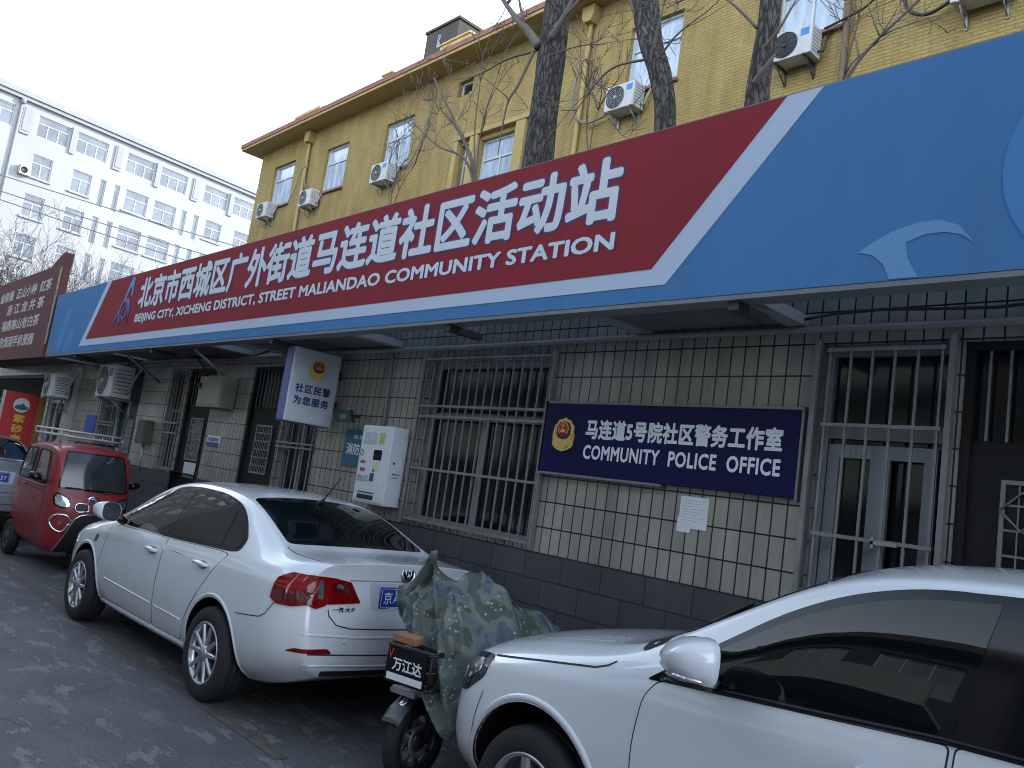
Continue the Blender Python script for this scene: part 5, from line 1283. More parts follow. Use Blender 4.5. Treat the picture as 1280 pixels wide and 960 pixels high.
    for y in (-.45, .45):
        l, n_ = rear.hit(y, .60); sb = MB(); sb.lathe([(.001, .003), (.012, .003), (.014, 0)], lambda a, b, h: (l.x - h, y + a, .60 + b), 16); sb.build('parking_sensor', pm, root)
    # rear screen, windscreen
    up = Proj(bvh, (0, 0, 4), (1, 0, 0), (0, 1, 0), (0, 0, -1))
    rs = rounded([(-.385, -.60), (.335, -.535), (.355, 0), (.335, .535), (-.385, .60), (-.415, .3), (-.42, 0), (-.415, -.3)], [.06, .06, .3, .06, .06, .2, .2, .2], 6)
    up.patch(rs, 'rear_screen', tint_glass, root, off=.004, thick=.006, step=.05)
    up.patch(rounded([(1.66, -.54), (1.66, .54), (2.31, .68), (2.37, .3), (2.38, 0), (2.37, -.3), (2.31, -.68)], [.06, .06, .06, .2, .2, .2, .06], 6), 'windscreen', tint_glass, root, off=.004, thick=.006, step=.05)
    # side trunk lid gap on the wings
    for s in (1, -1): up.ribbon([(-.43, s * .635), (-.60, s * .645), (-.86, s * .62)], .007, 'lid_gap', seam_m, root)
    an = MB(); l, n_ = up.hit(.26, 0); an.tube([l, l + Vector((-.05, 0, .045))], [.024, .010], 10); an.tube([l + Vector((-.05, 0, .045)), l + Vector((-.24, 0, .23))], [.0055, .004], 6); an.build('aerial', black_plastic, root)
    return body

SED_X, SED_Y, SED_R = -5.648, 3.50, pi + .035
sedan = empty('parked_car', (SED_X, SED_Y, 0), SED_R, 'white sedan seen from behind, parked along the wall with a blue number plate', 'car', 'cars parked along the wall')
build_sedan(sedan, white_paint, '京A·0K726')
silver = empty('parked_car', (-14.42, 2.72, 0), pi, 'grey silver car at the far left edge behind the red three-wheeler', 'car', 'cars parked along the wall')
build_sedan(silver, paint('silver_car_paint', (.30, .32, .35)), '京N·38M5Y', False)

# ------------------------------------------------------------------ white SUV in the right foreground
def build_suv(root):
    pm = white_paint
    st = []
    st.append(s12(0, .36, .60, [(.70, .44), (.745, .55), (.755, .80), (.75, 1.0)], [(.72, 1.10), (.66, 1.35), (.60, 1.55), (.33, 1.60)], 1.61,
                  [-.84, -.84, -.80, -.82, -.83, -.80, -.77, -.75, -.62, -.46, -.48, -.5]))
    st.append(s12(-.55, .32, .70, [(.82, .42), (.88, .54), (.895, .80), (.88, 1.06)], [(.845, 1.175), (.75, 1.36), (.655, 1.57), (.36, 1.625)], 1.64, [0, 0, 0, 0, 0, 0, 0, 0, .06, .16, .16, .16]))
    st.append(s12(.0, .28, .74, [(.84, .37), (.895, .50), (.905, .78), (.89, 1.055)], [(.855, 1.165), (.755, 1.42), (.665, 1.625), (.37, 1.685)], 1.697))
    st.append(s12(.6, .26, .75, [(.845, .35), (.89, .50), (.90, .76), (.888, 1.045)], [(.855, 1.155), (.757, 1.42), (.668, 1.64), (.37, 1.70)], 1.712))
    st.append(s12(1.15, .26, .75, [(.845, .35), (.89, .50), (.90, .75), (.886, 1.025)], [(.853, 1.135), (.757, 1.40), (.668, 1.615), (.37, 1.68)], 1.693))
    st.append(s12(1.5, .26, .75, [(.845, .35), (.89, .50), (.90, .745), (.885, 1.0)], [(.85, 1.105), (.765, 1.355), (.68, 1.545), (.37, 1.62)], 1.635))
    st.append(s12(1.85, .26, .75, [(.845, .35), (.89, .50), (.90, .74), (.884, .975)], [(.85, 1.07), (.79, 1.225), (.715, 1.345), (.38, 1.42)], 1.44))
    st.append(s12(2.2, .27, .74, [(.845, .36), (.89, .50), (.902, .735), (.884, .95)], [(.86, 1.045), (.83, 1.105), (.75, 1.145), (.39, 1.185)], 1.195))
    st.append(s12(2.5, .28, .73, [(.85, .38), (.90, .50), (.912, .72), (.888, .93)], [(.855, 1.0), (.81, 1.04), (.71, 1.08), (.38, 1.125)], 1.135))
    st.append(s12(2.9, .29, .72, [(.85, .38), (.90, .50), (.912, .70), (.878, .895)], [(.83, .95), (.78, .98), (.68, 1.015), (.37, 1.062)], 1.072))
    st.append(s12(3.22, .28, .70, [(.80, .37), (.85, .48), (.86, .66), (.825, .83)], [(.775, .895), (.72, .918), (.62, .94), (.36, .985)], .992))
    st.append(s12(3.44, .27, .60, [(.68, .35), (.72, .46), (.725, .62), (.70, .76)], [(.66, .82), (.60, .845), (.52, .865), (.32, .895)], .90, [.09, .08, .0, 0, 0, -.01, -.03, -.05, -.06, -.06, -.02, .0]))
    body, bvh = car_shell('body', st, [-.87, -.88, -.85, -.81, -.78, -.64], [3.54, 3.56, 3.56, 3.53, 3.50, 3.46], [pm], root, crease={2: .6, 6: .4, 9: .45},
                          arches=[(0, .345, .405, .45, 1.2), (0, .345, .405, -1.2, -.45), (2.684, .345, .432, .45, 1.2), (2.684, .345, .432, -1.2, -.45)])
    for s in (1, -1):
        pr = Proj(bvh, (0, s * 3, 0), (1, 0, 0), (0, 0, 1), (0, -s, 0))
        front = [(.98, .38), (1.98, .38), (2.10, .52), (2.135, .75), (2.11, .97), (2.06, 1.04), (.98, 1.125)]
        rearD = [(.955, .38), (.955, 1.127), (.05, 1.16), (-.08, 1.15), (.02, .93), (.34, .62), (.46, .38)]
        for pts, nm in ((front, 'f'), (rearD, 'r')):
            o = rounded(pts, [.03, .12, .2, .15, .04, .03, .02] if nm == 'f' else [.03, .02, .03, .06, .15, .2, .06], 5)
            c = Vector((sum(p[0] for p in pts) / len(pts), sum(p[1] for p in pts) / len(pts))); big = []
            for p in o:
                v = Vector(p); w = v + (v - c).normalized() * .007; big.append((w.x, w.y))
            pr.patch(big, 'door_gap', seam_m, root, off=.0012, thick=.002, step=.07)
            d = pr.patch(o, 'door', pm, root, off=.0032, thick=.003, step=.045)
            door_handle(pr, 1.13 if nm == 'f' else .15, .975 if nm == 'f' else 1.0, .21, pm, d, s)
        dlo = rounded([(2.12, 1.035), (1.90, 1.20), (1.62, 1.40), (1.40, 1.51), (1.15, 1.58), (.7, 1.61), (0, 1.595), (-.42, 1.53), (-.50, 1.19), (.0, 1.165), (1.0, 1.13)], [.02, .3, .3, .3, .3, .3, .3, .1, .06, .3, .3], 6)
        pr.patch(dlo, 'window_surround', gloss_black, root, off=.0028, thick=.006, step=.05)
        w1 = rounded([(2.02, 1.075), (1.86, 1.20), (1.60, 1.372), (1.39, 1.475), (1.15, 1.543), (.90, 1.568), (.975, 1.152)], [.015, .3, .3, .3, .2, .02, .02], 6)
        w2 = rounded([(.83, 1.16), (.77, 1.572), (.60, 1.575), (.12, 1.562), (.02, 1.19)], [.02, .02, .3, .05, .03], 6)
        w3 = rounded([(-.03, 1.192), (.065, 1.558), (-.36, 1.51), (-.44, 1.21)], [.02, .03, .08, .06], 6)
        for w in (w1, w2, w3): pr.patch(w, 'window', tint_glass, root, off=.0055, thick=.004, step=.05)
        pr.pipe([(2.05, 1.05), (1.0, 1.138), (.0, 1.172), (-.45, 1.19)], .010, 'window_trim', gloss_black, root, off=.006)
        for ax in (0, 2.684):
            arc_ = [(ax + .452 * cos(a), .345 + .452 * sin(a)) for a in [pi * (1.04 - 1.08 * k / 28) for k in range(29)]]
            pr.pipe(arc_, .020, 'arch_lip', pm, root, off=-.010)
        # headlight wrapping on to the wing, fog lamp, bumper gap
        hl = rounded([(3.08, .80), (3.06, .905), (3.16, .895), (3.30, .868), (3.41, .81), (3.46, .70), (3.40, .665), (3.22, .70)], .03, 5)
        h = pr.patch(hl, 'headlight', mat('lamp_black', (.02, .021, .023), .1), root, off=.004, thick=.01, step=.035)
        pr.patch(rounded([(3.12, .82), (3.12, .875), (3.24, .855), (3.30, .80), (3.24, .75)], .03, 5), 'lamp_reflector', lamp_clear, h, off=.007, thick=.004, step=.03)
        pr.patch(rounded([(3.31, .72), (3.32, .80), (3.39, .775), (3.41, .72), (3.38, .70)], .025, 5), 'lamp_reflector', lamp_clear, h, off=.007, thick=.004, step=.03)
        pr.ribbon([(3.06, .74), (3.10, .60), (3.12, .48)], .006, 'bumper_gap', seam_m, root)
        pr.ribbon([(2.30, 1.06), (2.335, 1.035), (2.40, 1.012), (2.7, .965), (3.06, .905)], .008, 'wing_gap', seam_m, root)
        m_ = mirror_cap(root, 1.80, s * 1.035, 1.19, s, pm, 1.12, turn=.95)
        lo = MB(); lo.lathe([(.001, -.02), (.11, -.02), (.125, 0)], lambda a, b, h_: (1.80 + a * .75, s * 1.02 + b * .85, 1.128 + h_), 20); lo.build('mirror_base', black_plastic, m_)
        lo = MB(); lo.tube([(1.70, s * 1.115, 1.14), (1.78, s * 1.135, 1.14), (1.85, s * 1.115, 1.14)], [.006, .013, .008], 8); lo.build('turn_lamp', lamp_clear, m_)
        for wx in (0, 2.684): wheel(root, wx, s * .785, .338, .225, s, .222, 'five')
    up = Proj(bvh, (0, 0, 4), (1, 0, 0), (0, 1, 0), (0, 0, -1))
    up.patch(rounded([(1.52, -.60), (1.52, .60), (2.06, .74), (2.16, .4), (2.19, 0), (2.16, -.4), (2.06, -.74)], [.06, .06, .06, .2, .2, .2, .06], 6), 'windscreen', tint_glass, root, off=.004, thick=.006, step=.05)
    up.patch(rounded([(2.10, -.76), (2.10, .76), (2.21, .80), (2.27, .4), (2.29, 0), (2.27, -.4), (2.21, -.80)], [.03, .03, .03, .2, .2, .2, .03], 5), 'cowl_panel', black_plastic, root, off=.003, thick=.004, step=.05)
    for s in (1, -1):
        up.pipe([(3.24, s * .55), (2.9, s * .60), (2.5, s * .62)], .012, 'bonnet_crease', pm, root, off=-.0105)
        wp = MB(); a, n_ = up.hit(2.16, s * .35); b, n_ = up.hit(1.86, s * .05 if s < 0 else .55); wp.tube([a + Vector((.03, 0, .02)), a + Vector((0, 0, .03)), b + Vector((0, 0, .02))], .009, 6); wp.build('wiper', black_plastic, root)
    rr_ = MB()
    for s in (1, -1): rr_.tube([(x, s * .62, 1.655 + .028 * sin(pi * (1.25 - x) / 1.9) ** .5 if -.65 < x < 1.25 else 1.63) for x in [1.25 - 1.9 * k / 14 for k in range(15)]], .014, 8)
    rear = Proj(bvh, (-4, 0, 0), (0, 1, 0), (0, 0, 1), (1, 0, 0))
    rear.patch(rounded([(-.58, 1.12), (.58, 1.12), (.54, 1.5), (-.54, 1.5)], .06, 5), 'rear_screen', tint_glass, root, off=.004, thick=.006, step=.06)
    for s in (1, -1): rear.patch(rounded([(s * .40, .92), (s * .72, .92), (s * .72, 1.08), (s * .42, 1.06)], .03, 4), 'tail_lamp', lamp_red, root, off=.006, thick=.008, step=.05)
    fr_ = Proj(bvh, (6, 0, 0), (0, 1, 0), (0, 0, 1), (-1, 0, 0))
    fr_.patch(rounded([(-.42, .70), (.42, .70), (.46, .80), (-.46, .80)], .03, 4), 'grille', gloss_black, root, off=.004, thick=.006, step=.06)
    fr_.patch(rounded([(-.55, .36), (.55, .36), (.5, .52), (-.5, .52)], .03, 4), 'lower_grille', black_plastic, root, off=.004, thick=.006, step=.06)
suv = empty('parked_car', (-2.66 + 2.684, 2.82 + .905, 0), pi, 'large white SUV in the right foreground, its dark windows reflecting a building', 'car', 'cars parked along the wall')
build_suv(suv)
# ------------------------------------------------------------------ red three-wheeler
red_paint = mat('red_vehicle_paint', (.27, .016, .022), .45, coat=.25, var=.18, vscale=2.5)
def build_trike(root):
    st = []
    def row(x, zb, w, belt, wt, zr, dx=None, wb=None):
        wb = wb or w - .03
        return s12(x, zb, wb * .8, [(wb, zb + .06), (w, zb + .25), (w, zb + .5), (w - .002, belt - .06)], [(w - .012, belt), (wt + (w - wt) * .35, (belt + zr) / 2), (wt + .015, zr - .07), (wt * .66, zr - .012)], zr, dx)
    st.append(row(.02, .30, .40, .98, .35, 1.40, [0, 0, .02, .02, 0, 0, 0, .02, .08, .2, .2, .2]))
    st.append(row(.16, .26, .455, .98, .40, 1.46, [0, 0, 0, 0, 0, 0, 0, .01, .05, .12, .12, .12]))
    st.append(row(.55, .24, .465, .98, .41, 1.52))
    st.append(row(1.0, .24, .465, .98, .41, 1.54))
    st.append(row(1.40, .24, .465, .985, .41, 1.535))
    st.append(row(1.62, .24, .46, .99, .405, 1.50, [0, 0, 0, 0, 0, 0, 0, .02, .02, .0, .0, .0]))
    st.append(row(1.74, .24, .45, .98, .40, 1.45, [0, 0, 0, .02, .05, .06, .06, .07, .04, -.02, -.02, -.02]))
    st.append(row(1.80, .26, .40, .965, .36, 1.33, [.03, .03, .03, .05, .09, .11, .09, .06, .03, -.02, -.0, .0]))
    body, bvh = car_shell('body', st, [.0, -.01, -.01, -.01, .0, .05], [1.90, 1.98, 1.99, 1.95, 1.92, 1.87], [red_paint], root, crease={2: .5, 9: .5, 7: .35},
                          arches=[(.30, .22, .27, .30, 1.0), (.30, .22, .27, -1.0, -.30)])
    fr_ = Proj(bvh, (5, 0, 0), (0, 1, 0), (0, 0, 1), (-1, 0, 0))
    fr_.patch(rounded([(-.395, .99), (.395, .99), (.33, 1.435), (-.33, 1.435)], .05, 6), 'screen_seal', gloss_black, root, off=.004, thick=.01, step=.05)
    fr_.patch(rounded([(-.375, 1.01), (.375, 1.01), (.315, 1.415), (-.315, 1.415)], .04, 6), 'windscreen', mat('screen_glass', (.03, .036, .04), .03, spec=.8, var=.6, vscale=2.5), root, off=.007, thick=.006, step=.05)
    l, n = fr_.hit(0, .90); bd = MB(); bd.lathe([(.001, .006), (.05, .006), (.066, .004), (.068, 0)], lambda a, b, h: (l.x + .004 + h, a, .90 + b * .62), 28); bo = bd.build('round_badge', chrome, root)
    bd = MB(); bd.lathe([(.001, .008), (.046, .0075)], lambda a, b, h: (l.x + .004 + h, a, .90 + b * .62), 24); bd.build('badge_field', mat('badge_blue', (.03, .05, .2), .3), bo)
    bd = MB(); bd.tube([(l.x + .014, .03, .885), (l.x + .014, 0, .915), (l.x + .014, -.03, .905)], .008, 6); bd.build('badge_mark', letter_white, bo)
    wp = MB(); a, _ = fr_.hit(-.32, .985); b, _ = fr_.hit(.10, 1.005); c, _ = fr_.hit(.34, 1.0)
    wp.tube([a + Vector((.02, 0, .03)), b + Vector((.03, 0, .005))], .008, 6); wp.tube([b + Vector((.02, 0, -.02)), c + Vector((.02, 0, .01))], .007, 6); wp.build('wiper', black_plastic, root)
    for s in (1, -1):
        g = fr_.patch(rounded([(s * .035, .76), (s * .05, .845), (s * .17, .845), (s * .19, .80), (s * .16, .745)], .025, 5), 'grille', black_plastic, root, off=.003, thick=.006, step=.03)
        loop = rounded([(s * .035, .76), (s * .05, .845), (s * .17, .845), (s * .19, .80), (s * .16, .745)], .025, 5); fr_.pipe(loop + [loop[0]], .011, 'grille_trim', chrome, g, off=.004, dens=.02)
        h = fr_.patch(rounded([(s * .215, .80), (s * .26, .90), (s * .39, .955), (s * .42, .90), (s * .40, .80), (s * .30, .765)], .03, 5), 'headlight', gloss_black, root, off=.004, thick=.01, step=.03)
        fr_.patch(rounded([(s * .235, .805), (s * .275, .885), (s * .38, .93), (s * .40, .89), (s * .385, .81), (s * .30, .785)], .03, 5), 'headlight_lens', lamp_clear, h, off=.008, thick=.006, step=.03)
        loop = rounded([(s * .20, .64), (s * .25, .70), (s * .37, .70), (s * .415, .62), (s * .37, .53), (s * .27, .49)], .06, 6); fr_.pipe(loop + [loop[0]], .014, 'fog_trim', chrome, root, off=.004, dens=.02)
        f = fr_.patch(rounded([(s * .29, .585), (s * .29, .625), (s * .33, .625), (s * .33, .585)], .015, 4), 'fog_lamp', lamp_clear, root, off=.008, thick=.006, step=.02)
        pr = Proj(bvh, (0, s * 3, 0), (1, 0, 0), (0, 0, 1), (0, -s, 0))
        door = rounded([(.60, .34), (1.50, .30), (1.60, .42), (1.62, .93), (.58, .93)], .05, 5)
        big = rounded([(.592, .332), (1.505, .292), (1.608, .415), (1.628, .938), (.572, .938)], .05, 5)
        pr.patch(big, 'door_gap', seam_m, root, off=.001, thick=.002, step=.06); d = pr.patch(door, 'door', red_paint, root, off=.003, thick=.003, step=.05)
        pr.pipe([(.56, .985), (1.62, .985)], .010, 'belt_trim', red_paint, root, off=.002)
        for w in ([(.20, 1.02), (.26, 1.30), (.42, 1.40), (.84, 1.41), (.80, 1.02)], [(.96, 1.02), (1.0, 1.41), (1.42, 1.40), (1.56, 1.02)]):
            o = rounded(w, .06, 6); pr.patch(o, 'window', mat('trike_glass', (.05, .06, .062), .05, spec=.7, var=.4, vscale=2), root, off=.005, thick=.006, step=.05); pr.pipe(o + [o[0]], .011, 'window_seal', black_rubber, root, off=.005, dens=.04)
        l, n = pr.hit(.68, .955); hb_ = MB(); hb_.tube([(.62, l.y + s * .012, .945), (.64, l.y + s * .03, .945), (.74, l.y + s * .03, .945), (.76, l.y + s * .012, .945)], .009, 8); hb_.build('handle', red_paint, d)
        if s == -1:
            frd = frame_of((0, pr.hit(1.2, .80)[0].y - .004, 0), (1, 0, 0), (0, -1, 0)); lettering('出入平安'[:2], frd, 1.12, 1.30, .76, .84, .001, mat('door_sticker', (.35, .17, .05), .5), d, .04)
            mi = MB(); mi.tube([(1.50, l.y - .01, 1.04), (1.52, l.y - .09, 1.08)], .010, 8); mi.build('mirror_arm', black_plastic, root)
        m_ = mirror_cap(root, 1.52, s * .57, 1.09, s, gloss_black, .62)
        wheel(root, .30, s * .40, .225, .12, s, .13, 'five', alloy_dark)
        t = fr_ and None
    wheel(root, 1.55, .05, .235, .11, -1, .13, 'five', alloy_dark)
    # black lower mask edged with a chrome strip
    mk = [(-.31, .26), (-.17, .66), (-.12, .705), (-.05, .725), (.05, .725), (.12, .705), (.17, .66), (.31, .26)]
    k_ = fr_.patch(mk, 'lower_mask', black_plastic, root, off=.005, thick=.008, step=.04)
    fr_.pipe(mk, .009, 'mask_trim', chrome, k_, off=.006, dens=.03)
    # roof rack
    rk = MB()
    for z, e in ((1.60, 0), (1.665, 0)):
        loop = rounded([(.20, -.36), (1.42, -.36), (1.50, -.30), (1.50, .30), (1.42, .36), (.20, .36)], .06, 5)
        pts = [(a, b, z) for a, b in loop] + [(loop[0][0], loop[0][1], z)]; rk.tube(pts, .013, 8)
    for x in (.22, .62, 1.02, 1.42):
        for y in (-.36, .36): rk.tube([(x, y, 1.665), (x, y, 1.60), (x, y * .98, 1.50)], .011, 6)
        rk.tube([(x, -.36, 1.60), (x, .36, 1.60)], .010, 6)
    for x in (.5, 1.3): rk.box(x - .02, x + .02, -.38, -.33, 1.49, 1.54); rk.box(x - .02, x + .02, .33, .38, 1.49, 1.54)
    rk.build('roof_rack', mat('rack_steel', (.40, .40, .40), .35, metal=.6), root)
    hz_ = MB(); hz_.tube([(1.50, -.20, 1.53), (1.53, -.20, 1.55), (1.54, .22, 1.55), (1.51, .22, 1.53)], .012, 6); hz_.build('marker_bar', black_plastic, root)
trike = empty('three_wheeler', (-12.55, 3.245, 0), 0, 'small red enclosed three-wheeler with a chrome roof rack, facing the sedan', 'three-wheeler')
build_trike(trike)

# ------------------------------------------------------------------ electric scooter under a camouflage sheet
sc = empty('electric_scooter', (-3.85, 3.14, 0), radians(12), 'black electric scooter with a front plate, mostly hidden under the camouflage sheet', 'scooter')
def build_scooter(root):                 # local: front wheel at the origin, the machine runs along +y
    wz = .235
    def scoot_wheel(y, r):
        rt_ = empty('wheel', (0, y, r)); rt_.parent = root
        fn = lambda a, b, h: (h, a, b)
        t = MB(); t.lathe([(r - .075, -.035), (r - .03, -.05), (r - .005, -.03), (r, 0), (r - .005, .03), (r - .03, .05), (r - .075, .035)], fn, 44, close=True); t.build('tyre', black_rubber, rt_)
        b = MB(); b.lathe([(r - .074, .03), (r - .08, .036), (r - .095, .03), (r - .095, -.03), (r - .08, -.036), (r - .074, -.03)], fn, 44)
        for k in range(8):
            a = k * pi / 4; b.tube([fn(.04 * cos(a), .04 * sin(a), .012), fn((r - .09) * cos(a + .2), (r - .09) * sin(a + .2), .02)], .011, 6)
        b.lathe([(.001, .045), (.045, .045), (.055, .03), (.055, -.03), (.045, -.045), (.001, -.045)], fn, 20); b.build('rim', alloy_dark, rt_)
        d = MB(); d.lathe([(.06, .040), (.095, .040), (.095, .037), (.06, .037)], fn, 30, close=True); d.build('brake_disc', grey_steel, rt_)
    scoot_wheel(0, wz); scoot_wheel(1.24, wz)
    f = MB()
    for s in (-1, 1): f.tube([(s * .075, 0, wz), (s * .075, .05, .42), (s * .06, .16, .66)], .022, 10)
    f.tube([(0, .15, .62), (0, .26, .98)], .03, 10); f.tube([(-.07, .15, .60), (.07, .15, .60)], .028, 8); f.build('fork', black_plastic, root)
    m = MB(); vs = []; n = 18                       # front mudguard
    for k in range(n + 1):
        a = radians(52 + 100 * k / n); 
        for w in (-.065, -.03, .03, .065): vs.append((w, cos(a) * -(wz + .035) * -1 * .98, wz + sin(a) * (wz + .045 - (abs(w) * .35))))
    m.add(vs, [(4 * k + j, 4 * k + j + 1, 4 * k + j + 5, 4 * k + j + 4) for k in range(n) for j in range(3)], True); mg = m.build('mudguard', mat('scooter_grey', (.025, .025, .028), .3, coat=.4), root)
    b = MB(); b.prism(rounded([(-.16, .30), (.16, .30), (.21, .60), (.16, .92), (-.16, .92), (-.21, .60)], .05), lambda a, c, h: (a, .22 + h + (c - .6) * .3, c), 0, .09); b.build('front_shield', MATS['scooter_grey'], root)
    b = MB(); b.box(-.14, .14, .28, .80, .25, .31); b.build('footboard', black_plastic, root, bevel=.02)
    b = MB(); b.box(-.15, .15, .78, 1.45, .34, .68); b.build('rear_body', MATS['scooter_grey'], root, bevel=.06)
    b = MB(); b.box(-.15, .15, .72, 1.38, .683, .78); b.build('seat', black_plastic, root, bevel=.04)
    b = MB(); b.tube([(-.33, .36, 1.04), (-.16, .28, .99), (0, .26, .98), (.16, .28, .99), (.33, .36, 1.04)], .016, 8); b.build('handlebar', black_plastic, root)
    b = MB(); b.tube([(-.08, -.02, .50), (-.10, -.13, .52), (.10, -.13, .52), (.08, -.02, .50)], .012, 8); b.box(-.09, .09, -.17, -.05, .50, .525); b.build('front_rack', grey_steel, root)
    lt_ = MB(); lt_.tube([(.0, -.02, .47), (.0, -.17, .44)], [.05, .02], 12); lt_.build('headlamp', lamp_clear, root)
    # basket with plate
    k = MB(); x0, x1, y0, y1, z0, z1 = -.03, .28, -.30, -.17, .60, .79
    for z in (z0, z0 + .09, z0 + .18, z1): k.tube([(x0, y0, z), (x1, y0, z), (x1, y1, z), (x0, y1, z), (x0, y0, z)], .009, 6)
    for i in range(6):
        x = x0 + (x1 - x0) * i / 5; k.tube([(x, y0, z0), (x, y0, z1)], .006, 6); k.tube([(x, y1, z0), (x, y1, z1)], .006, 6); k.tube([(x, y0, z0), (x, y1, z0)], .006, 6)
    k.build('basket', black_plastic, root)
    fr = frame_of(((x0 + x1) / 2, y0 - .014, .70), (1, 0, 0), (0, -1, 0))
    p = MB(); p.fbox(fr, -.135, .14, 0, .012, -.095, .09); po = p.build('front_plate', gloss_black, root)
    p = MB(); p.fbox(fr, -.125, .13, .0125, .0135, -.088, -.052); p.build('plate_strip', letter_white, po)
    lettering('万江达', fr, -.09, .12, -.035, .035, .0125, letter_white, po, .03); lettering('V', fr, -.13, -.09, .02, .075, .0125, mat('red_mark', (.5, .03, .03), .5), po, .03)
    for s in (-1, 1): st_ = MB(); st_.tube([(s * .10, .02, .58), (s * .06, -.02, .44)], .009, 6); st_.build('rack_stay', chrome, root)
build_scooter(sc)
# camouflage sheet draped over the scooter
def camo_material():
    m = bpy.data.materials.new('camouflage_cloth'); m.use_nodes = True; nt = m.node_tree; L = nt.links.new; b = nt.nodes['Principled BSDF']
    tc = N(nt, 'ShaderNodeTexCoord')
    n1 = N(nt, 'ShaderNodeTexNoise'); n1.inputs['Scale'].default_value = 6; n1.inputs['Detail'].default_value = 2; L(tc.outputs['Object'], n1.inputs['Vector'])
    r1 = N(nt, 'ShaderNodeValToRGB'); e = r1.color_ramp; e.interpolation = 'CONSTANT'
    e.elements[0].position = 0; e.elements[0].color = (.075, .095, .075, 1); e.elements[1].position = .44; e.elements[1].color = (.15, .175, .145, 1)
    for p, c in ((.53, (.11, .145, .15, 1)), (.60, (.07, .09, .115, 1))): q = e.elements.new(p); q.color = c
    L(n1.outputs['Fac'], r1.inputs[0])
    v = N(nt, 'ShaderNodeTexVoronoi'); v.inputs['Scale'].default_value = 34; L(tc.outputs['Object'], v.inputs['Vector'])
    n2 = N(nt, 'ShaderNodeTexNoise'); n2.inputs['Scale'].default_value = 9; L(tc.outputs['Object'], n2.inputs['Vector'])
    ad = N(nt, 'ShaderNodeMath', operation='MULTIPLY'); L(v.outputs['Distance'], ad.inputs[0]); ad.inputs[1].default_value = 1
    lt_ = N(nt, 'ShaderNodeMath', operation='LESS_THAN'); L(v.outputs['Distance'], lt_.inputs[0]); lt_.inputs[1].default_value = .27
    gt = N(nt, 'ShaderNodeMath', operation='GREATER_THAN'); L(n2.outputs['Fac'], gt.inputs[0]); gt.inputs[1].default_value = .56
    mm = N(nt, 'ShaderNodeMath', operation='MULTIPLY'); L(lt_.outputs[0], mm.inputs[0]); L(gt.outputs[0], mm.inputs[1])
    mx = N(nt, 'ShaderNodeMix', data_type='RGBA'); L(mm.outputs[0], mx.inputs[0]); L(r1.outputs[0], mx.inputs[6]); mx.inputs[7].default_value = (.30, .38, .37, 1)
    L(mx.outputs[2], b.inputs['Base Color']); b.inputs['Roughness'].default_value = .6
    n3 = N(nt, 'ShaderNodeTexNoise'); n3.inputs['Scale'].default_value = 14; n3.inputs['Detail'].default_value = 4; L(tc.outputs['Object'], n3.inputs['Vector'])
    bp = N(nt, 'ShaderNodeBump'); bp.inputs['Strength'].default_value = .5; bp.inputs['Distance'].default_value = .02; L(n3.outputs['Fac'], bp.inputs['Height']); L(bp.outputs[0], b.inputs['Normal'])
    return m
camo = camo_material()
G_ = [
 [(-4.24, 3.12, .86), (-4.10, 3.06, .83), (-3.90, 3.02, .70), (-3.72, 2.98, .50), (-3.55, 3.0, .36), (-3.46, 3.10, .42)],
 [(-4.36, 3.20, .96), (-4.16, 3.14, .97), (-3.93, 3.11, .90), (-3.72, 3.07, .80), (-3.54, 3.08, .66), (-3.42, 3.22, .58)],
 [(-4.44, 3.36, 1.02), (-4.22, 3.28, 1.10), (-3.96, 3.22, 1.06), (-3.72, 3.20, 1.04), (-3.52, 3.22, .88), (-3.38, 3.36, .66)],
 [(-4.34, 3.46, .98), (-4.14, 3.42, 1.07), (-3.90, 3.42, 1.12), (-3.62, 3.44, 1.15), (-3.48, 3.44, .98), (-3.36, 3.52, .68)],
 [(-4.22, 3.62, .80), (-4.08, 3.66, 1.00), (-3.88, 3.66, 1.08), (-3.66, 3.66, 1.06), (-3.50, 3.66, .90), (-3.38, 3.70, .62)],
 [(-4.18, 3.95, .60), (-4.04, 3.95, .86), (-3.86, 3.95, .95), (-3.64, 3.95, .95), (-3.48, 3.95, .82), (-3.36, 3.95, .55)],
 [(-4.14, 4.30, .55), (-4.02, 4.30, .80), (-3.84, 4.30, .90), (-3.60, 4.28, .92), (-3.46, 4.26, .78), (-3.38, 4.26, .5)],
 [(-4.10, 4.55, .45), (-4.00, 4.58, .60), (-3.84, 4.60, .66), (-3.64, 4.58, .66), (-3.46, 4.54, .58), (-3.40, 4.5, .45)]]
V = []; Fc = []
def cr(p0, p1, p2, p3, t): return .5 * ((2 * p1) + (p2 - p0) * t + (2 * p0 - 5 * p1 + 4 * p2 - p3) * t * t + (3 * p1 - p0 - 3 * p2 + p3) * t ** 3)
R_, C_ = len(G_), 6; SU = 14
rows = []
G_ = [[(x + .10 - .10 * max(0, y - 3.3), 3.0 + (y + .02 - 3.0) * (.72 if y > 3.5 else 1 - .28 * max(0, y - 3.1) / .4), z) for x, y, z in r] for r in G_]
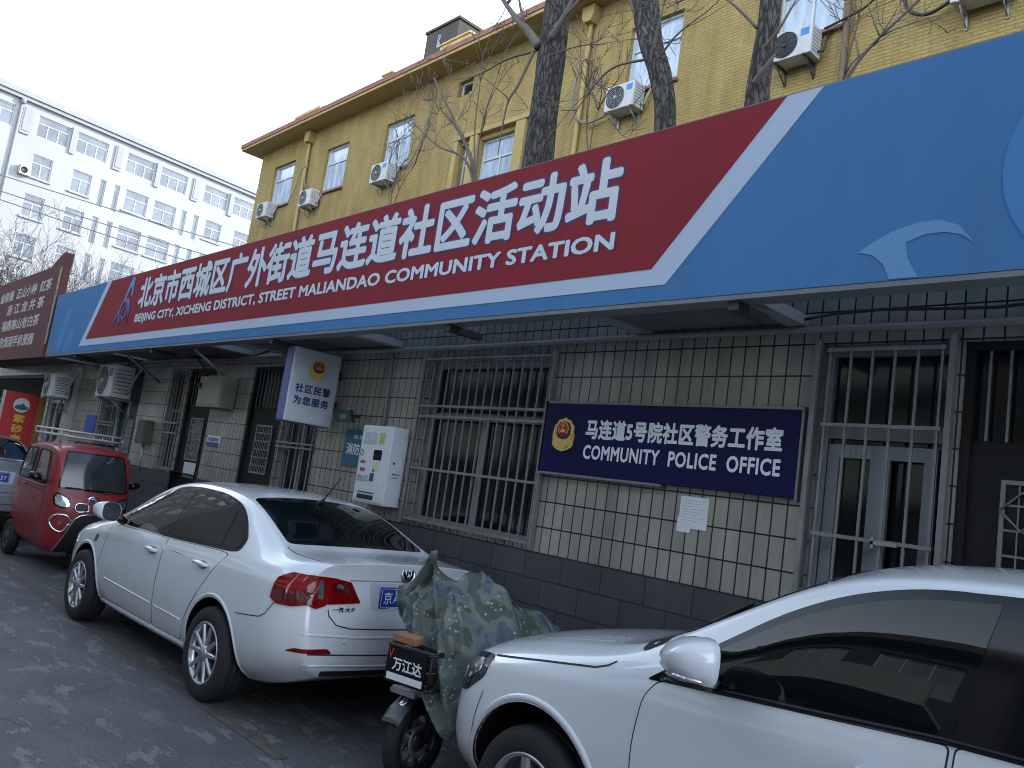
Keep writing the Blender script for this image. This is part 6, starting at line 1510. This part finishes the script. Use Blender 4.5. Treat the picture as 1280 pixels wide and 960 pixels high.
for i in range((R_ - 1) * SU + 1):
    a, t = divmod(i, SU); t /= SU
    if a == R_ - 1: a, t = R_ - 2, 1.0
    ctrl = [cr(*[Vector(G_[max(0, min(R_ - 1, a + k))][j]) for k in (-1, 0, 1, 2)], t) for j in range(C_)]
    r = []
    for j in range((C_ - 1) * SU + 1):
        b, u = divmod(j, SU); u /= SU
        if b == C_ - 1: b, u = C_ - 2, 1.0
        p = cr(*[ctrl[max(0, min(C_ - 1, b + k))] for k in (-1, 0, 1, 2)], u)
        q = p.copy()
        fold = noise.noise(Vector((p.x * 3.2 + p.y * 2.2, p.y * 2.0 - p.x * 1.6, p.z * 1.2))) * .105
        ridge = (1 - abs(noise.noise(Vector((p.x * 4.6 + p.z * 3.5, p.y * 4.2 - p.z * 1.2, 5.0)))) * 2.4) ; ridge = max(0, ridge) ** 3 * .105
        d_ = Vector((.25, -.72, .65)); p = p + d_ * (fold + ridge + noise.noise(q * 13) * .010 + max(0, 1 - abs(noise.noise(q * 7.5 + Vector((3, 1, 2)))) * 5) * .018)
        r.append(p)
    rows.append(r)
nc_ = len(rows[0])
for r in rows: V += [tuple(p) for p in r]
Fc = [(i * nc_ + j, i * nc_ + j + 1, (i + 1) * nc_ + j + 1, (i + 1) * nc_ + j) for i in range(len(rows) - 1) for j in range(nc_ - 1)]
sheet_mb = MB(); sheet_mb.add(V, Fc, True)
# the loose corner folded up, a pointed flap
fl_pts = []
for i in range(15):
    t = i / 14; a = Vector((-4.36, 3.27, .92)).lerp(Vector((-3.90, 3.12, 1.285)), t); b_ = Vector((-3.98, 3.25, 1.0)).lerp(Vector((-3.89, 3.13, 1.302)), t)
    for j in range(9):
        u = j / 8; p = a.lerp(b_, u); p += Vector((.0, -.07, .0)) * sin(pi * u) * (1 - t * .6) + Vector((-.05 * (1 - t), 0, -.03)) * sin(pi * t) * (1 - u); fl_pts.append(tuple(p))
sheet_mb.add(fl_pts, [(i * 9 + j, i * 9 + j + 1, (i + 1) * 9 + j + 1, (i + 1) * 9 + j) for i in range(14) for j in range(8)], True)
cl = sheet_mb.build('camouflage_sheet', camo)
so = cl.modifiers.new('thickness', 'SOLIDIFY'); so.thickness = .006
tag(cl, 'crumpled green camouflage sheet draped over the scooter, one corner folded up', 'tarpaulin')
bk = MB(); bk.box(-.08, .08, -.04, .04, -.022, .022); bk = bk.build('brick', mat('orange_brick', (.33, .17, .085), .85, var=.3, vscale=14, bump=.4), None, bevel=.006)
bk.location = (-3.76, 2.915, .823); bk.rotation_euler = (radians(4), radians(2), radians(20)); tag(bk, 'orange brick lying on the scooter front basket, before the camouflage sheet', 'brick')
